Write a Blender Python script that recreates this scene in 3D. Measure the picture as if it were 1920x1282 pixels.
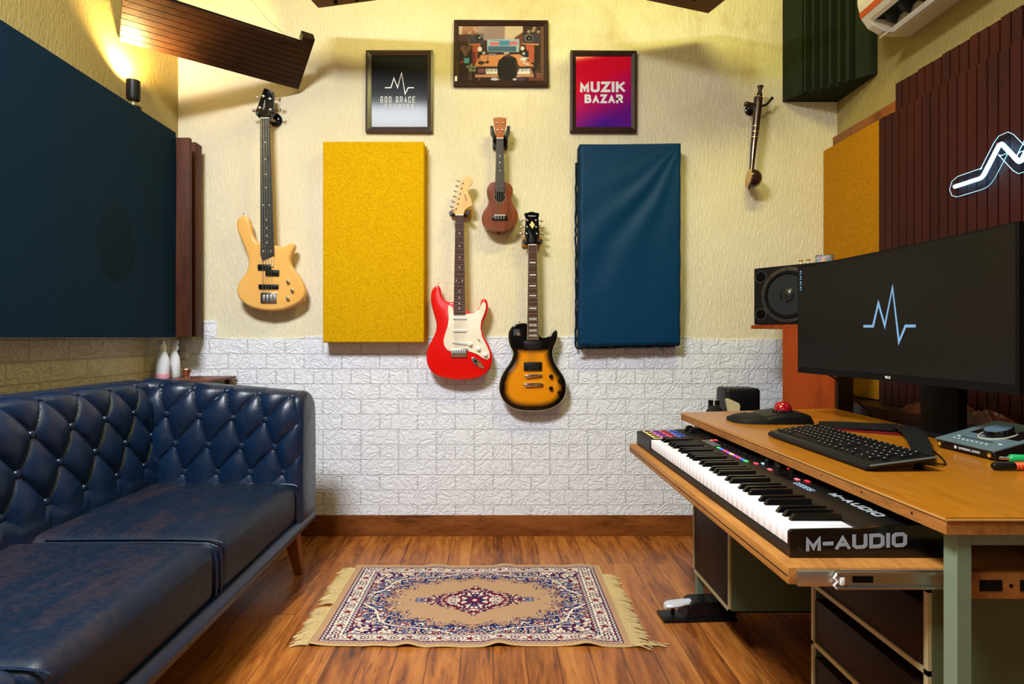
import bpy, bmesh, math, random
import numpy as np
from mathutils import Vector, Matrix, noise
from mathutils.geometry import delaunay_2d_cdt
random.seed(7)
for o in list(bpy.data.objects): bpy.data.objects.remove(o)
C = bpy.context.scene.collection
sc = bpy.context.scene
PI = math.pi
CX, CY, F, H = 925.0, 633.0, 1100.0, 0.961      # principal point, focal length (1920 px frame), eye height
WALL = 2.857
def s(r, g, b):
    f = lambda c: (c/255/12.92) if c/255 <= .04045 else ((c/255+.055)/1.055)**2.4
    return (f(r), f(g), f(b), 1)

# ---------------------------------------------------------------- camera, light, exposure
cam = bpy.data.cameras.new('camera'); cam_o = bpy.data.objects.new('camera', cam); C.objects.link(cam_o)
cam.sensor_width = 36; cam.lens = F/1920*36
cam_o.location = (0, 0, H); cam_o.rotation_euler = (PI/2, 0, 0)
cam.shift_x = 35/1920; cam.shift_y = -8/1920
cam.clip_start = .05
sc.camera = cam_o
sc.view_settings.view_transform = 'Standard'; sc.view_settings.look = 'None'
sc.view_settings.exposure = 0.0; sc.view_settings.gamma = 1
w = bpy.data.worlds.new('world'); sc.world = w; w.use_nodes = True
w.node_tree.nodes['Background'].inputs[0].default_value = (.9, .95, 1, 1)
w.node_tree.nodes['Background'].inputs[1].default_value = .3
def area(name, loc, to, sx, sy, e, col, spread=PI):
    l = bpy.data.lights.new(name, 'AREA'); l.shape = 'RECTANGLE'; l.size = sx; l.size_y = sy
    l.energy = e; l.color = col; l.spread = spread
    o = bpy.data.objects.new(name, l); C.objects.link(o); o.location = loc
    o.rotation_euler = (Vector(to)-Vector(loc)).to_track_quat('-Z', 'Y').to_euler(); return o
area('key_light', (-.88, .36, 2.95), (-.88, .361, 0), .66, .62, 172, (.94, .97, 1))
area('fill_light', (-.3, -1.6, 1.5), (0.1, 2.8, .8), .9, .9, 5.5, (.93, .96, 1))
area('strip_light', (.75, 1.55, 2.93), (.75, 2.7, 2.0), .7, .12, 18, (.96, .92, .28))
area('warm_light', (-.5, 2.0, 2.93), (-.6, 2.857, 2.0), .9, .1, 8, (1, .84, .36))
sp = bpy.data.lights.new('wall_spot_bulb', 'SPOT'); sp.energy = 48; sp.color = (1, .66, .24); sp.spot_size = math.radians(150); sp.spot_blend = .7
sp.shadow_soft_size = .018
sp_o = bpy.data.objects.new('wall_spot_bulb', sp); C.objects.link(sp_o); sp_o.location = (-1.474, 2.405, 2.030)
sp_o.rotation_euler = Vector((-.18, .12, 1)).to_track_quat('-Z', 'Y').to_euler()

# ---------------------------------------------------------------- helpers
def P(px, py, Y): return Vector(((px-CX)*Y/F, Y, H-(py-CY)*Y/F))
def PXp(px, py, X): Y = X*F/(px-CX); return P(px, py, Y)
def PZp(px, py, Z): Y = (H-Z)*F/(py-CY); return P(px, py, Y)

class MB:
    """node helper"""
    def __init__(s_, name):
        s_.m = bpy.data.materials.new(name); s_.m.use_nodes = True
        s_.t = s_.m.node_tree; s_.n = s_.t.nodes; s_.b = s_.n['Principled BSDF']
    def add(s_, typ, ins=None, **kw):
        n = s_.n.new(typ)
        for k, v in kw.items(): setattr(n, k, v)
        for k, v in (ins or {}).items(): s_.set(n.inputs[k], v)
        return n
    def set(s_, sock, v):
        if isinstance(v, bpy.types.NodeSocket): s_.t.links.new(v, sock)
        elif isinstance(v, bpy.types.Node): s_.t.links.new(v.outputs[0], sock)
        else: sock.default_value = v
    def coords(s_, scale=(1, 1, 1), rot=(0, 0, 0), loc=(0, 0, 0)):
        tc = s_.add('ShaderNodeTexCoord')
        return s_.add('ShaderNodeMapping', {'Vector': tc.outputs['Object'], 'Scale': scale, 'Rotation': rot, 'Location': loc}).outputs[0]
    def noise(s_, vec, scale=5, detail=4, rough=.5, dist=0):
        return s_.add('ShaderNodeTexNoise', {'Vector': vec, 'Scale': scale, 'Detail': detail, 'Roughness': rough, 'Distortion': dist}).outputs[0]
    def ramp(s_, fac, stops):
        r = s_.add('ShaderNodeValToRGB', {'Fac': fac}); e = r.color_ramp.elements
        while len(e) < len(stops): e.new(.5)
        for i, (p, c) in enumerate(stops): e[i].position = p; e[i].color = c if len(c) == 4 else (*c, 1)
        return r.outputs[0]
    def math(s_, op, a, b=0, c=0, clamp=False):
        n = s_.add('ShaderNodeMath', {0: a, 1: b}, operation=op, use_clamp=clamp)
        if op in ('MULTIPLY_ADD', 'SMOOTH_MIN'): s_.set(n.inputs[2], c)
        return n.outputs[0]
    def mix(s_, fac, a, b, mode='MIX'):
        n = s_.add('ShaderNodeMixRGB', {'Fac': fac, 'Color1': a, 'Color2': b}, blend_type=mode); return n.outputs[0]
    def bump(s_, h, dist=.002, strength=1, normal=None):
        d = {'Height': h, 'Distance': dist, 'Strength': strength}
        if normal is not None: d['Normal'] = normal
        return s_.add('ShaderNodeBump', d).outputs[0]
    def out(s_, **kw):
        names = {'col': 'Base Color', 'rough': 'Roughness', 'metal': 'Metallic', 'nor': 'Normal', 'coat': 'Coat Weight', 'coatr': 'Coat Roughness',
                 'spec': 'Specular IOR Level', 'em': 'Emission Color', 'ems': 'Emission Strength', 'trans': 'Transmission Weight', 'sheen': 'Sheen Weight',
                 'sheenr': 'Sheen Roughness', 'sheent': 'Sheen Tint', 'alpha': 'Alpha', 'ior': 'IOR'}
        for k, v in kw.items(): s_.set(s_.b.inputs[names[k]], v)
        return s_.m
def flat(name, col, rough=.5, metal=0, bump=0, bscale=200, **kw):
    m = MB(name)
    v = m.coords(); n = m.noise(v, bscale, 3)
    c = m.mix(m.math('MULTIPLY', m.noise(v, 14, 3), .25), col, tuple(x*.75 for x in col[:3])+(1,)) if metal < .5 and 'em' not in kw else col
    m.out(col=c, rough=rough, metal=metal, **kw)
    if bump: m.out(nor=m.bump(n, bump))
    return m.m
def wood(name, c1, c2, axis='Y', scale=9, rough=.4, stretch=14, coat=0, bump=.0006, knots=.35):
    m = MB(name); sc_ = {'X': (1/stretch*3, 1, 1), 'Y': (1, 1/stretch*3, 1), 'Z': (1, 1, 1/stretch*3)}[axis]
    v = m.coords(scale=sc_)
    a = m.noise(v, scale, 5, .6, .6); b = m.noise(v, scale*9, 4, .7, .2)
    f = m.math('ADD', m.math('MULTIPLY', a, 1-knots), m.math('MULTIPLY', b, knots))
    m.out(col=m.ramp(f, [(.33, c2), (.5, tuple((x*2+y)/3 for x, y in zip(c1, c2))), (.66, c1)]), rough=rough, coat=coat, coatr=.15, spec=.22, nor=m.bump(b, bump)); return m.m

def link(name, me, mat=None, parent=None, smooth=True):
    o = bpy.data.objects.new(name, me); C.objects.link(o)
    if mat is not None:
        for mm in (mat if isinstance(mat, (list, tuple)) else [mat]): me.materials.append(mm)
    if parent is not None:
        o.parent = parent
        r = parent
        while r.parent: r = r.parent
        me.transform(Matrix.Translation(-r.location))
    if smooth:
        me.polygons.foreach_set('use_smooth', [True]*len(me.polygons))
        try: me.set_sharp_from_angle(angle=math.radians(38))
        except Exception: pass
    me.update(); return o
def tag(o, label, cat=None, group=None, kind=None):
    o['label'] = label
    if cat: o['category'] = cat
    if group: o['group'] = group
    if kind: o['kind'] = kind
    return o
def thing(name, loc, label, cat, group=None):
    o = bpy.data.objects.new(name, None); C.objects.link(o); o.location = loc; o.empty_display_size = .05
    bpy.context.view_layer.update()
    return tag(o, label, cat, group)
def struct(o, label=None):
    o['kind'] = 'structure'
    if label: o['label'] = label
    return o
class B:
    """bmesh collector in world coordinates"""
    def __init__(s_): s_.bm = bmesh.new(); s_.mi = 0
    def box(s_, lo, hi, bev=0, seg=2, mat=None, taper=None):
        lo = Vector(lo); hi = Vector(hi)
        r = bmesh.ops.create_cube(s_.bm, size=1); vs = r['verts']
        for v in vs:
            for i in range(3): v.co[i] = lo[i] if v.co[i] < 0 else hi[i]
        if mat is not None:
            for v in vs: v.co = mat @ v.co
        if bev:
            es = list({e for v in vs for e in v.link_edges})
            bmesh.ops.bevel(s_.bm, geom=es, offset=bev, segments=seg, profile=.5, affect='EDGES')
        return s_
    def face(s_, pts):
        return s_.bm.faces.new([s_.bm.verts.new(p) for p in pts])
    def prism(s_, pts, vec):
        vec = Vector(vec); a = [s_.bm.verts.new(p) for p in pts]; b = [s_.bm.verts.new(Vector(p)+vec) for p in pts]
        s_.bm.faces.new(a); s_.bm.faces.new(b[::-1]); n = len(pts)
        for i in range(n): s_.bm.faces.new((a[i], b[i], b[(i+1) % n], a[(i+1) % n]))
        return s_
    def tube(s_, pts, r, seg=8, cap=True, closed=False, flat=1):
        pts = [Vector(p) for p in pts]; n = len(pts); rings = []
        rr = r if isinstance(r, (list, tuple)) else [r]*n
        up = None
        for i, p in enumerate(pts):
            if closed: d = pts[(i+1) % n]-pts[i-1]
            else: d = pts[min(i+1, n-1)]-pts[max(i-1, 0)]
            if d.length < 1e-9: d = Vector((0, 0, 1))
            d.normalize()
            if up is None:
                up = Vector((0, 0, 1)) if abs(d.z) < .9 else Vector((1, 0, 0))
            sx = d.cross(up)
            if sx.length < 1e-6: sx = d.orthogonal()
            sx.normalize(); uy = sx.cross(d).normalized(); up = uy
            rings.append([s_.bm.verts.new(p+(sx*math.cos(2*PI*k/seg)+uy*flat*math.sin(2*PI*k/seg))*rr[i]) for k in range(seg)])
        for i in range(n if closed else n-1):
            A, Bb = rings[i], rings[(i+1) % n]
            for k in range(seg): s_.bm.faces.new((A[k], A[(k+1) % seg], Bb[(k+1) % seg], Bb[k]))
        if cap and not closed: s_.bm.faces.new(rings[0][::-1]); s_.bm.faces.new(rings[-1])
        return s_
    def lathe(s_, prof, org, axis=(0, 0, 1), seg=24):
        q = Vector((0, 0, 1)).rotation_difference(Vector(axis).normalized()); org = Vector(org); rings = []
        for r, h in prof:
            if r < 1e-6: rings.append([s_.bm.verts.new(org+q@Vector((0, 0, h)))])
            else: rings.append([s_.bm.verts.new(org+q@Vector((r*math.cos(2*PI*k/seg), r*math.sin(2*PI*k/seg), h))) for k in range(seg)])
        for A, D in zip(rings, rings[1:]):
            for k in range(seg):
                k2 = (k+1) % seg
                if len(A) == 1 and len(D) == 1: continue
                if len(A) == 1: s_.bm.faces.new((A[0], D[k2], D[k]))
                elif len(D) == 1: s_.bm.faces.new((A[k], A[k2], D[0]))
                else: s_.bm.faces.new((A[k], A[k2], D[k2], D[k]))
        if len(rings[0]) > 1: s_.bm.faces.new(rings[0][::-1])
        if len(rings[-1]) > 1: s_.bm.faces.new(rings[-1])
        return s_
    def ribbon(s_, pts, wd, fr, th=.0006, closed=False):
        """flat stroke with mitred corners; fr(u,v,t)->world"""
        pts = [Vector(p) for p in pts]; n = len(pts); L = []; R = []
        for i, p in enumerate(pts):
            a = pts[i-1] if (i > 0 or closed) else None; b = pts[(i+1) % n] if (i < n-1 or closed) else None
            da = (p-a).normalized() if a is not None else None; db = (b-p).normalized() if b is not None else None
            da = da or db; db = db or da
            na = Vector((-da.y, da.x)); nb = Vector((-db.y, db.x)); m = (na+nb)
            if m.length < 1e-6: m = na
            m.normalize(); k = min(1/max(m.dot(na), .2), 2.6)
            L.append(p+m*k*wd/2); R.append(p-m*k*wd/2)
        def vv(l, t): return [s_.bm.verts.new(fr(q.x, q.y, t)) for q in l]
        L0, R0, L1, R1 = vv(L, 0), vv(R, 0), vv(L, th), vv(R, th)
        for i in range(n if closed else n-1):
            j = (i+1) % n
            for q in ((L1[i], L1[j], R1[j], R1[i]), (L0[i], R0[i], R0[j], L0[j]), (L0[i], L0[j], L1[j], L1[i]), (R0[i], R1[i], R1[j], R0[j])): s_.bm.faces.new(q)
        if not closed:
            s_.bm.faces.new((L0[0], L1[0], R1[0], R0[0])); s_.bm.faces.new((L0[-1], R0[-1], R1[-1], L1[-1]))
        return s_
    def obj(s_, name, mat=None, parent=None, smooth=True):
        bmesh.ops.recalc_face_normals(s_.bm, faces=s_.bm.faces)
        me = bpy.data.meshes.new(name); s_.bm.to_mesh(me); s_.bm.free()
        return link(name, me, mat, parent, smooth)
def box(name, lo, hi, mat, parent=None, bev=0, seg=2, m=None): return B().box(lo, hi, bev, seg, m).obj(name, mat, parent)
def grid(name, nu, nv, f, mat, parent=None, colf=None, smooth=True, closed_v=False):
    vs = [f(i/(nu-1), j/(nv-1)) for j in range(nv) for i in range(nu)]
    fs = [(j*nu+i, j*nu+i+1, (j+1)*nu+i+1, (j+1)*nu+i) for j in range(nv-1) for i in range(nu-1)]
    me = bpy.data.meshes.new(name); me.from_pydata([tuple(v) for v in vs], [], fs)
    if colf is not None:
        a = me.color_attributes.new('Col', 'FLOAT_COLOR', 'POINT')
        a.data.foreach_set('color', np.asarray(colf, dtype=np.float32).reshape(-1))
    return link(name, me, mat, parent, smooth)
def smoothc(pts, sub=6, closed=True):
    n = len(pts); out = []
    for i in range(n if closed else n-1):
        p0, p1, p2, p3 = [Vector(pts[(i+k) % n] if closed else pts[max(0, min(n-1, i+k))]) for k in (-1, 0, 1, 2)]
        for k in range(sub):
            t = k/sub
            out.append(.5*((2*p1)+(-p0+p2)*t+(2*p0-5*p1+4*p2-p3)*t*t+(-p0+3*p1-3*p2+p3)*t**3))
    if not closed: out.append(Vector(pts[-1]))
    return out
# stroke lettering
FONT = {'A': [[(0, 0), (.5, 1), (1, 0)], [(.24, .3), (.76, .3)]],
 'B': [[(0, .5), (0, 1), (.68, 1), (.9, .88), (.9, .64), (.68, .52), (0, .52)], [(.66, .52), (1, .42), (1, .12), (.74, 0), (0, 0), (0, .56)]],
 'C': [[(1, .72), (1, .86), (.8, 1), (.2, 1), (0, .86), (0, .14), (.2, 0), (.8, 0), (1, .14), (1, .28)]],
 'D': [[(0, .5), (0, 1), (.75, 1), (1, .82), (1, .18), (.75, 0), (0, 0), (0, .5)]],
 'E': [[(1, 1), (0, 1), (0, 0), (1, 0)], [(0, .52), (.85, .52)]],
 'G': [[(1, .74), (1, .86), (.8, 1), (.2, 1), (0, .86), (0, .14), (.2, 0), (.8, 0), (1, .14), (1, .46), (.55, .46)]],
 'I': [[(0, 0), (0, 1)]], 'K': [[(0, 0), (0, 1)], [(.95, 1), (.05, .42)], [(.35, .6), (1, 0)]],
 'L': [[(0, 1), (0, 0), (1, 0)]], 'N': [[(0, 0), (0, 1), (1, 0), (1, 1)]], 'V': [[(0, 1), (.5, 0), (1, 1)]],
 'M': [[(0, 0), (0, 1), (.5, .12), (1, 1), (1, 0)]],
 'O': [[(.5, 1), (.2, 1), (0, .84), (0, .16), (.2, 0), (.8, 0), (1, .16), (1, .84), (.8, 1), (.5, 1)]],
 'R': [[(0, 0), (0, 1), (.75, 1), (1, .86), (1, .6), (.75, .46), (0, .46)], [(.55, .46), (1, 0)]],
 'S': [[(1, .76), (1, .86), (.8, 1), (.2, 1), (0, .88), (0, .64), (.2, .53), (.8, .48), (1, .36), (1, .13), (.8, 0), (.2, 0), (0, .14), (0, .25)]],
 'T': [[(0, 1), (1, 1)], [(.5, 1), (.5, 0)]], 'U': [[(0, 1), (0, .15), (.2, 0), (.8, 0), (1, .15), (1, 1)]],
 'Z': [[(0, 1), (.95, 1), (.05, 0), (1, 0)]], '-': [[(0, .45), (1, .45)]],
 '6': [[(.95, 1), (.2, 1), (0, .84), (0, .16), (.2, 0), (.8, 0), (1, .16), (1, .42), (.8, .56), (0, .56)]], '1': [[(0, .85), (.4, 1), (.4, 0)]]}
def stroke_text(name, txt, org, u, v, h, cw, gap, sw, mat, parent, th=.0008, narrow={'I': 0, '-': .6, '1': .4}):
    b = B(); org = Vector(org); u = Vector(u).normalized(); v = Vector(v).normalized(); n = u.cross(v)
    x = 0
    for ch in txt:
        if ch == ' ': x += cw*.6+gap; continue
        wch = cw*narrow.get(ch, 1)
        for si, st in enumerate(FONT[ch]):
            pts = [(x+sw/2+p[0]*(wch-0*sw), sw/2+p[1]*(h-sw)) for p in st]
            cl = st[0] == st[-1]
            if not cl and not (ch == 'A' and si):
                a0_, a1_, z1_, z0_ = Vector(pts[0]), Vector(pts[1]), Vector(pts[-2]), Vector(pts[-1])
                pts[0] = tuple(a0_+(a0_-a1_).normalized()*sw*.5); pts[-1] = tuple(z0_+(z0_-z1_).normalized()*sw*.5)
            b.ribbon(pts[:-1] if cl else pts, sw, lambda a, c, t: org+u*a+v*min(max(c, 0), h)+n*(t+.0002), th+si*.00012, closed=cl)
        x += wch+gap+sw
    return b.obj(name, mat, parent, smooth=False)
def ftext(name, txt, org, u, v, size, mat, parent, off=0, shear=0, th=.0004, align='LEFT'):
    cu = bpy.data.curves.new(name, 'FONT'); cu.body = txt; cu.size = size; cu.offset = off; cu.shear = shear; cu.extrude = th/2; cu.align_x = align
    t = bpy.data.objects.new('tmp', cu); C.objects.link(t)
    dg = bpy.context.evaluated_depsgraph_get(); me = bpy.data.meshes.new_from_object(t.evaluated_get(dg)); bpy.data.objects.remove(t)
    u = Vector(u).normalized(); v = Vector(v).normalized(); n = u.cross(v)
    m = Matrix((u, v, n)).transposed().to_4x4(); m.translation = Vector(org)+n*(th/2+.0002)
    me.transform(m); me.materials.clear()
    return link(name, me, mat, parent, False)

# ---------------------------------------------------------------- materials
def stucco(name, c1, c2, light_stain=None):
    m = MB(name); v = m.coords(scale=(1, 1, .24)); v2 = m.coords()
    a = m.noise(v, 120, 4, .6, .6); b = m.noise(v2, 260, 3, .6); c = m.noise(v2, 1.6, 4, .6)
    ridge = m.ramp(a, [(.40, (0, 0, 0)), (.60, (1, 1, 1))])
    h = m.math('ADD', m.math('MULTIPLY', ridge, .8), m.math('MULTIPLY', b, .5))
    col = m.mix(m.ramp(c, [(.35, (0, 0, 0)), (.7, (1, 1, 1))]), c1, c2)
    if light_stain:
        sep = m.add('ShaderNodeSeparateXYZ', {0: v2})
        up = m.math('MULTIPLY_ADD', sep.outputs[2], 1.1, -1.75, clamp=True)
        up = m.math('MINIMUM', up, 1)
        n2 = m.ramp(m.noise(v2, 2.3, 6, .65, .4), [(.5, (0, 0, 0)), (.68, (1, 1, 1))])
        n3 = m.ramp(m.noise(v, 7, 5, .7, .8), [(.55, (0, 0, 0)), (.7, (1, 1, 1))])
        xr = m.math('MULTIPLY_ADD', sep.outputs[0], .8, .5, clamp=True)
        col = m.mix(m.math('MULTIPLY', m.math('MULTIPLY', m.math('ADD', m.math('MULTIPLY', n2, .45), m.math('MULTIPLY', n3, .35)), m.math('MAXIMUM', up, 0)), xr), col, light_stain)  # wall stains, and yellow light at the upper right put into the colour
    m.out(col=col, rough=.8, nor=m.bump(h, .0022, .8)); return m.m
def brickmat(name, c1, axis='X'):
    m = MB(name); tc = m.add('ShaderNodeTexCoord'); sp_ = m.add('ShaderNodeSeparateXYZ', {0: tc.outputs['Object']})
    cmb = m.add('ShaderNodeCombineXYZ', {0: sp_.outputs[0 if axis == 'X' else 1], 1: sp_.outputs[2], 2: 0.0})
    br = m.add('ShaderNodeTexBrick', {'Vector': cmb, 'Color1': (1, 1, 1, 1), 'Color2': (.9, .9, .9, 1), 'Mortar': (0, 0, 0, 1), 'Scale': 1, 'Mortar Size': .0028, 'Mortar Smooth': .5, 'Bias': 0, 'Brick Width': .184, 'Row Height': .0735}, offset=.5, squash=.5, squash_frequency=5)
    n1 = m.noise(cmb, 13, 1, .5, 1.2)
    n1b = m.noise(cmb, 38, 2, .5, .8)
    ring = m.math('ABSOLUTE', m.math('SINE', m.math('MULTIPLY', m.math('ADD', n1, m.math('MULTIPLY', n1b, .3)), 15)))
    ring = m.ramp(ring, [(0, (0, 0, 0)), (.9, (1, 1, 1))])
    n2 = m.noise(tc.outputs['Object'], 90, 4, .6)
    h = m.math('ADD', m.math('MULTIPLY', ring, .55), m.math('MULTIPLY', n2, .15))
    h = m.math('ADD', h, m.math('MULTIPLY', br.outputs['Fac'], -2.0))
    m.out(col=m.mix(m.math('MULTIPLY', br.outputs['Fac'], .12), c1, tuple(x*.7 for x in c1[:3])+(1,)), rough=.5, nor=m.bump(h, .0042, .9)); return m.m
M_backwall = stucco('cream_stucco', s(236, 226, 196), s(228, 216, 178), s(176, 140, 48))
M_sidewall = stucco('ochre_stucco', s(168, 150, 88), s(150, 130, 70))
M_brick = brickmat('white_foam_brick', s(230, 232, 240))
M_brickL = brickmat('warm_lit_foam_brick', s(204, 192, 150), 'Y')  # the white foam brick again, with warm light put into its colour
M_ceil = flat('ceiling_paint', s(84, 74, 58), .9)
m = MB('plank_floor')     # laminate planks running towards the camera
tc = m.add('ShaderNodeTexCoord'); spx = m.add('ShaderNodeSeparateXYZ', {0: tc.outputs['Object']})
cmb = m.add('ShaderNodeCombineXYZ', {0: spx.outputs[1], 1: spx.outputs[0], 2: 0.0})
br = m.add('ShaderNodeTexBrick', {'Vector': cmb, 'Color1': (0, 0, 0, 1), 'Color2': (1, 1, 1, 1), 'Mortar': (.5, .5, .5, 1), 'Scale': 1, 'Mortar Size': .0009, 'Brick Width': 1.25, 'Row Height': .098}, offset=.37)
off = m.add('ShaderNodeVectorMath', {0: tc.outputs['Object'], 1: br.outputs['Color']}, operation='ADD')
vv = m.add('ShaderNodeMapping', {'Vector': off.outputs[0], 'Scale': (1, .11, 1)}).outputs[0]
a = m.noise(vv, 17, 6, .62, 1.1); b = m.noise(vv, 95, 5, .7, .3)
f = m.math('ADD', m.math('MULTIPLY', a, .68), m.math('MULTIPLY', b, .32))
f = m.math('ADD', f, m.math('MULTIPLY_ADD', br.outputs['Color'], .14, -.07))
col = m.ramp(f, [(.30, s(60, 29, 12)), (.41, s(120, 65, 26)), (.52, s(158, 92, 38)), (.68, s(186, 120, 54))])
streak = m.ramp(m.noise(vv, 48, 4, .55, 1.2), [(.60, (0, 0, 0)), (.69, (1, 1, 1))])
col = m.mix(m.math('MULTIPLY', streak, .5), col, s(48, 24, 12))
m.out(col=m.mix(br.outputs['Fac'], col, s(40, 20, 10)), rough=m.ramp(b, [(.3, (.24,)*3), (.7, (.42,)*3)]), nor=m.bump(m.math('SUBTRACT', b, m.math('MULTIPLY', br.outputs['Fac'], 3)), .0004), spec=.4)
M_floor = m.m
M_base = wood('skirting_wood', s(150, 88, 40), s(88, 44, 18), 'X', 9, .4)
M_ply = wood('tray_ply', s(178, 122, 58), s(116, 68, 28), 'Y', 10, .5)
M_desk = wood('desk_laminate', s(178, 114, 24), s(146, 84, 14), 'Y', 8, .3, 24, coat=.25, knots=.55)
M_deskedge = wood('desk_edge', s(172, 112, 52), s(104, 62, 28), 'Y', 11, .55)
M_darkwood = wood('dark_stained_wood', s(64, 38, 20), s(28, 16, 9), 'X', 8, .38)
M_slat = wood('slat_wood', s(62, 17, 13), s(38, 10, 9), 'Z', 9, .6)
M_redwood = wood('red_laminate', s(158, 68, 24), s(122, 48, 16), 'Z', 9, .35)
M_post = wood('post_wood', s(88, 46, 28), s(52, 24, 15), 'Z', 8, .55)
M_frame = wood('frame_wood', s(62, 40, 32), s(38, 24, 20), 'X', 20, .42)
M_black = flat('black_plastic', s(13, 13, 14), .42, spec=.3)
M_black2 = flat('matt_black', s(7, 7, 8), .6, spec=.15)
M_gloss = flat('gloss_black', s(10, 10, 11), .14)
M_chrome = flat('chrome', (.82, .82, .84, 1), .16, 1)
M_steel = flat('brushed_steel', (.55, .54, .5, 1), .38, 1)
M_brass = flat('brass', (.8, .56, .22, 1), .3, 1)
M_white = flat('white_plastic', s(236, 236, 234), .35)
M_key = flat('white_key', s(240, 240, 244), .22)
M_sage = flat('sage_metal', s(112, 128, 106), .5, bump=.0004, bscale=30)
M_cream = flat('cream_edge', s(176, 164, 122), .5)
M_brownpanel = flat('drawer_brown', s(36, 21, 15), .5, bump=.0004, spec=.15)
M_sage_shade = flat('shaded_sage_metal', s(88, 96, 70), .5, bump=.0004, bscale=30, spec=.25)  # darker copy of the sage metal, side shade put into its colour
M_bluepaint = flat('print_white', s(205, 210, 220), .5)
M_prtwhite = flat('print_pure_white', s(240, 240, 240), .5)
def fabric(name, c1, c2, sheen=.3, bsc=420, rough=.9, bd=.0015, spec=.15):
    m = MB(name); v = m.coords(); n = m.noise(v, bsc, 2, .6); n2 = m.noise(v, 6, 4, .5)
    m.out(col=m.mix(m.ramp(n, [(.38, (0, 0, 0)), (.62, (1, 1, 1))]), c1, c2), rough=rough, spec=spec, nor=m.bump(m.math('ADD', n, m.math('MULTIPLY', n2, .6)), bd)); return m.m
M_yellow = fabric('yellow_fabric', s(230, 182, 0), s(196, 142, 0), .1, 300, .95, .002)
M_yellow2 = fabric('mustard_fabric', s(188, 128, 8), s(150, 96, 2), .1, 300, .95, .002)
M_teal = fabric('teal_velvet', s(0, 58, 94), s(0, 40, 70), .6, 500, .5, .0005, .16)
M_navyf = fabric('navy_fabric', s(6, 38, 56), s(2, 26, 42), .25, 500, .8, .0005, .12)
M_foam = fabric('green_foam', s(46, 54, 36), s(26, 31, 20), .1, 300, 1, .002)
def leather(name, c1, worn=None, wf=.5):
    m = MB(name); v = m.coords(); v2 = m.coords(scale=(1, .35, 1))
    vo = m.add('ShaderNodeTexVoronoi', {'Vector': v, 'Scale': 420}).outputs[0]
    n = m.noise(v, 10, 5, .6); n2 = m.noise(v, 60, 4, .6)
    col = m.mix(m.math('MULTIPLY', n, .7), c1, tuple(x*.5 for x in c1[:3])+(1,))
    if worn:
        fac = m.ramp(m.math('ADD', m.math('MULTIPLY', m.noise(v2, 5, 5, .7, .5), .75), m.math('MULTIPLY', n2, .25)), [(.48, (0, 0, 0)), (.66, (wf,)*3)])
        col = m.mix(fac, col, worn)
    m.out(col=col, rough=m.ramp(n2, [(.3, (.27+.14*bool(wf < .5),)*3), (.7, (.4+.14*bool(wf < .5),)*3)]), nor=m.bump(m.math('ADD', m.math('MULTIPLY', vo, .4), n2), .0007), spec=.55 if wf > .45 else .3); return m.m
M_leather = leather('navy_leather', s(7, 34, 64), s(26, 28, 36), .5)
M_leather2 = leather('worn_navy_leather', s(8, 27, 48), s(70, 46, 34), .42)

# ---------------------------------------------------------------- room
XL, XR, ZC, YB = -1.535, 1.675, 3.0, -2.0
T = .12
struct(box('floor', (XL-T, YB-T, -.1), (XR+T, WALL+T, 0), M_floor))
struct(box('ceiling', (XL-T, YB-T, ZC), (XR+T, WALL+T, ZC+.1), M_ceil))
struct(box('wall_back', (XL-T, WALL, 0), (XR+T, WALL+T, ZC), M_backwall))
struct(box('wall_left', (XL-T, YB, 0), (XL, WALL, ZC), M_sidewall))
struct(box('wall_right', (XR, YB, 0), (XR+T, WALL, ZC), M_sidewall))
struct(box('wall_front', (XL-T, YB-T, 0), (XR+T, YB, ZC), flat('dark_rear_wall', s(52, 44, 38), .8)))
def skirting(name, x0, x1):
    return struct(box(name, (x0, WALL-.014, 0), (x1, WALL, .1), M_base, bev=.002))
skirting('baseboard_back', XL, XR)
struct(box('baseboard_left', (XL, YB, 0), (XL+.014, WALL-.014, .1), M_base, bev=.002))
struct(box('baseboard_right', (XR-.014, YB, 0), (XR, WALL-.014, .1), M_base, bev=.002))
# embossed foam brick sheets with an uneven upper edge
b = B(); edge = []
x = XL+.0
random.seed(3)
top0 = .966
N_ = 60
for i in range(N_+1):
    xx = XL+(XR-XL)*i/N_
    edge.append((xx, top0+.006*noise.noise(Vector((xx*3.1, 0, 4)))+.003*noise.noise(Vector((xx*17, 0, 4)))-.012*(xx > .95)-.008*(xx < -.9)))
pts = [Vector((XL, WALL-.006, .098)), Vector((XR, WALL-.006, .098))]+[Vector((p[0], WALL-.006, p[1])) for p in edge[::-1]]
b.prism(pts, (0, .006, 0)); struct(b.obj('trim_1', M_brick), 'white embossed brick sheets along the lower back wall')
struct(box('trim_2', (P(381, 0, WALL).x, WALL-.0055, .955), (P(407, 0, WALL).x, WALL, P(0, 601, WALL).z), M_brick, bev=.001), 'single white brick tile above the sheet edge beside the wooden posts')
struct(box('trim_3', (XL, -.6, .098), (XL+.006, WALL-.007, .985), M_brickL), 'embossed brick sheets on the lower left wall, warm light tinted into the colour')

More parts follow.
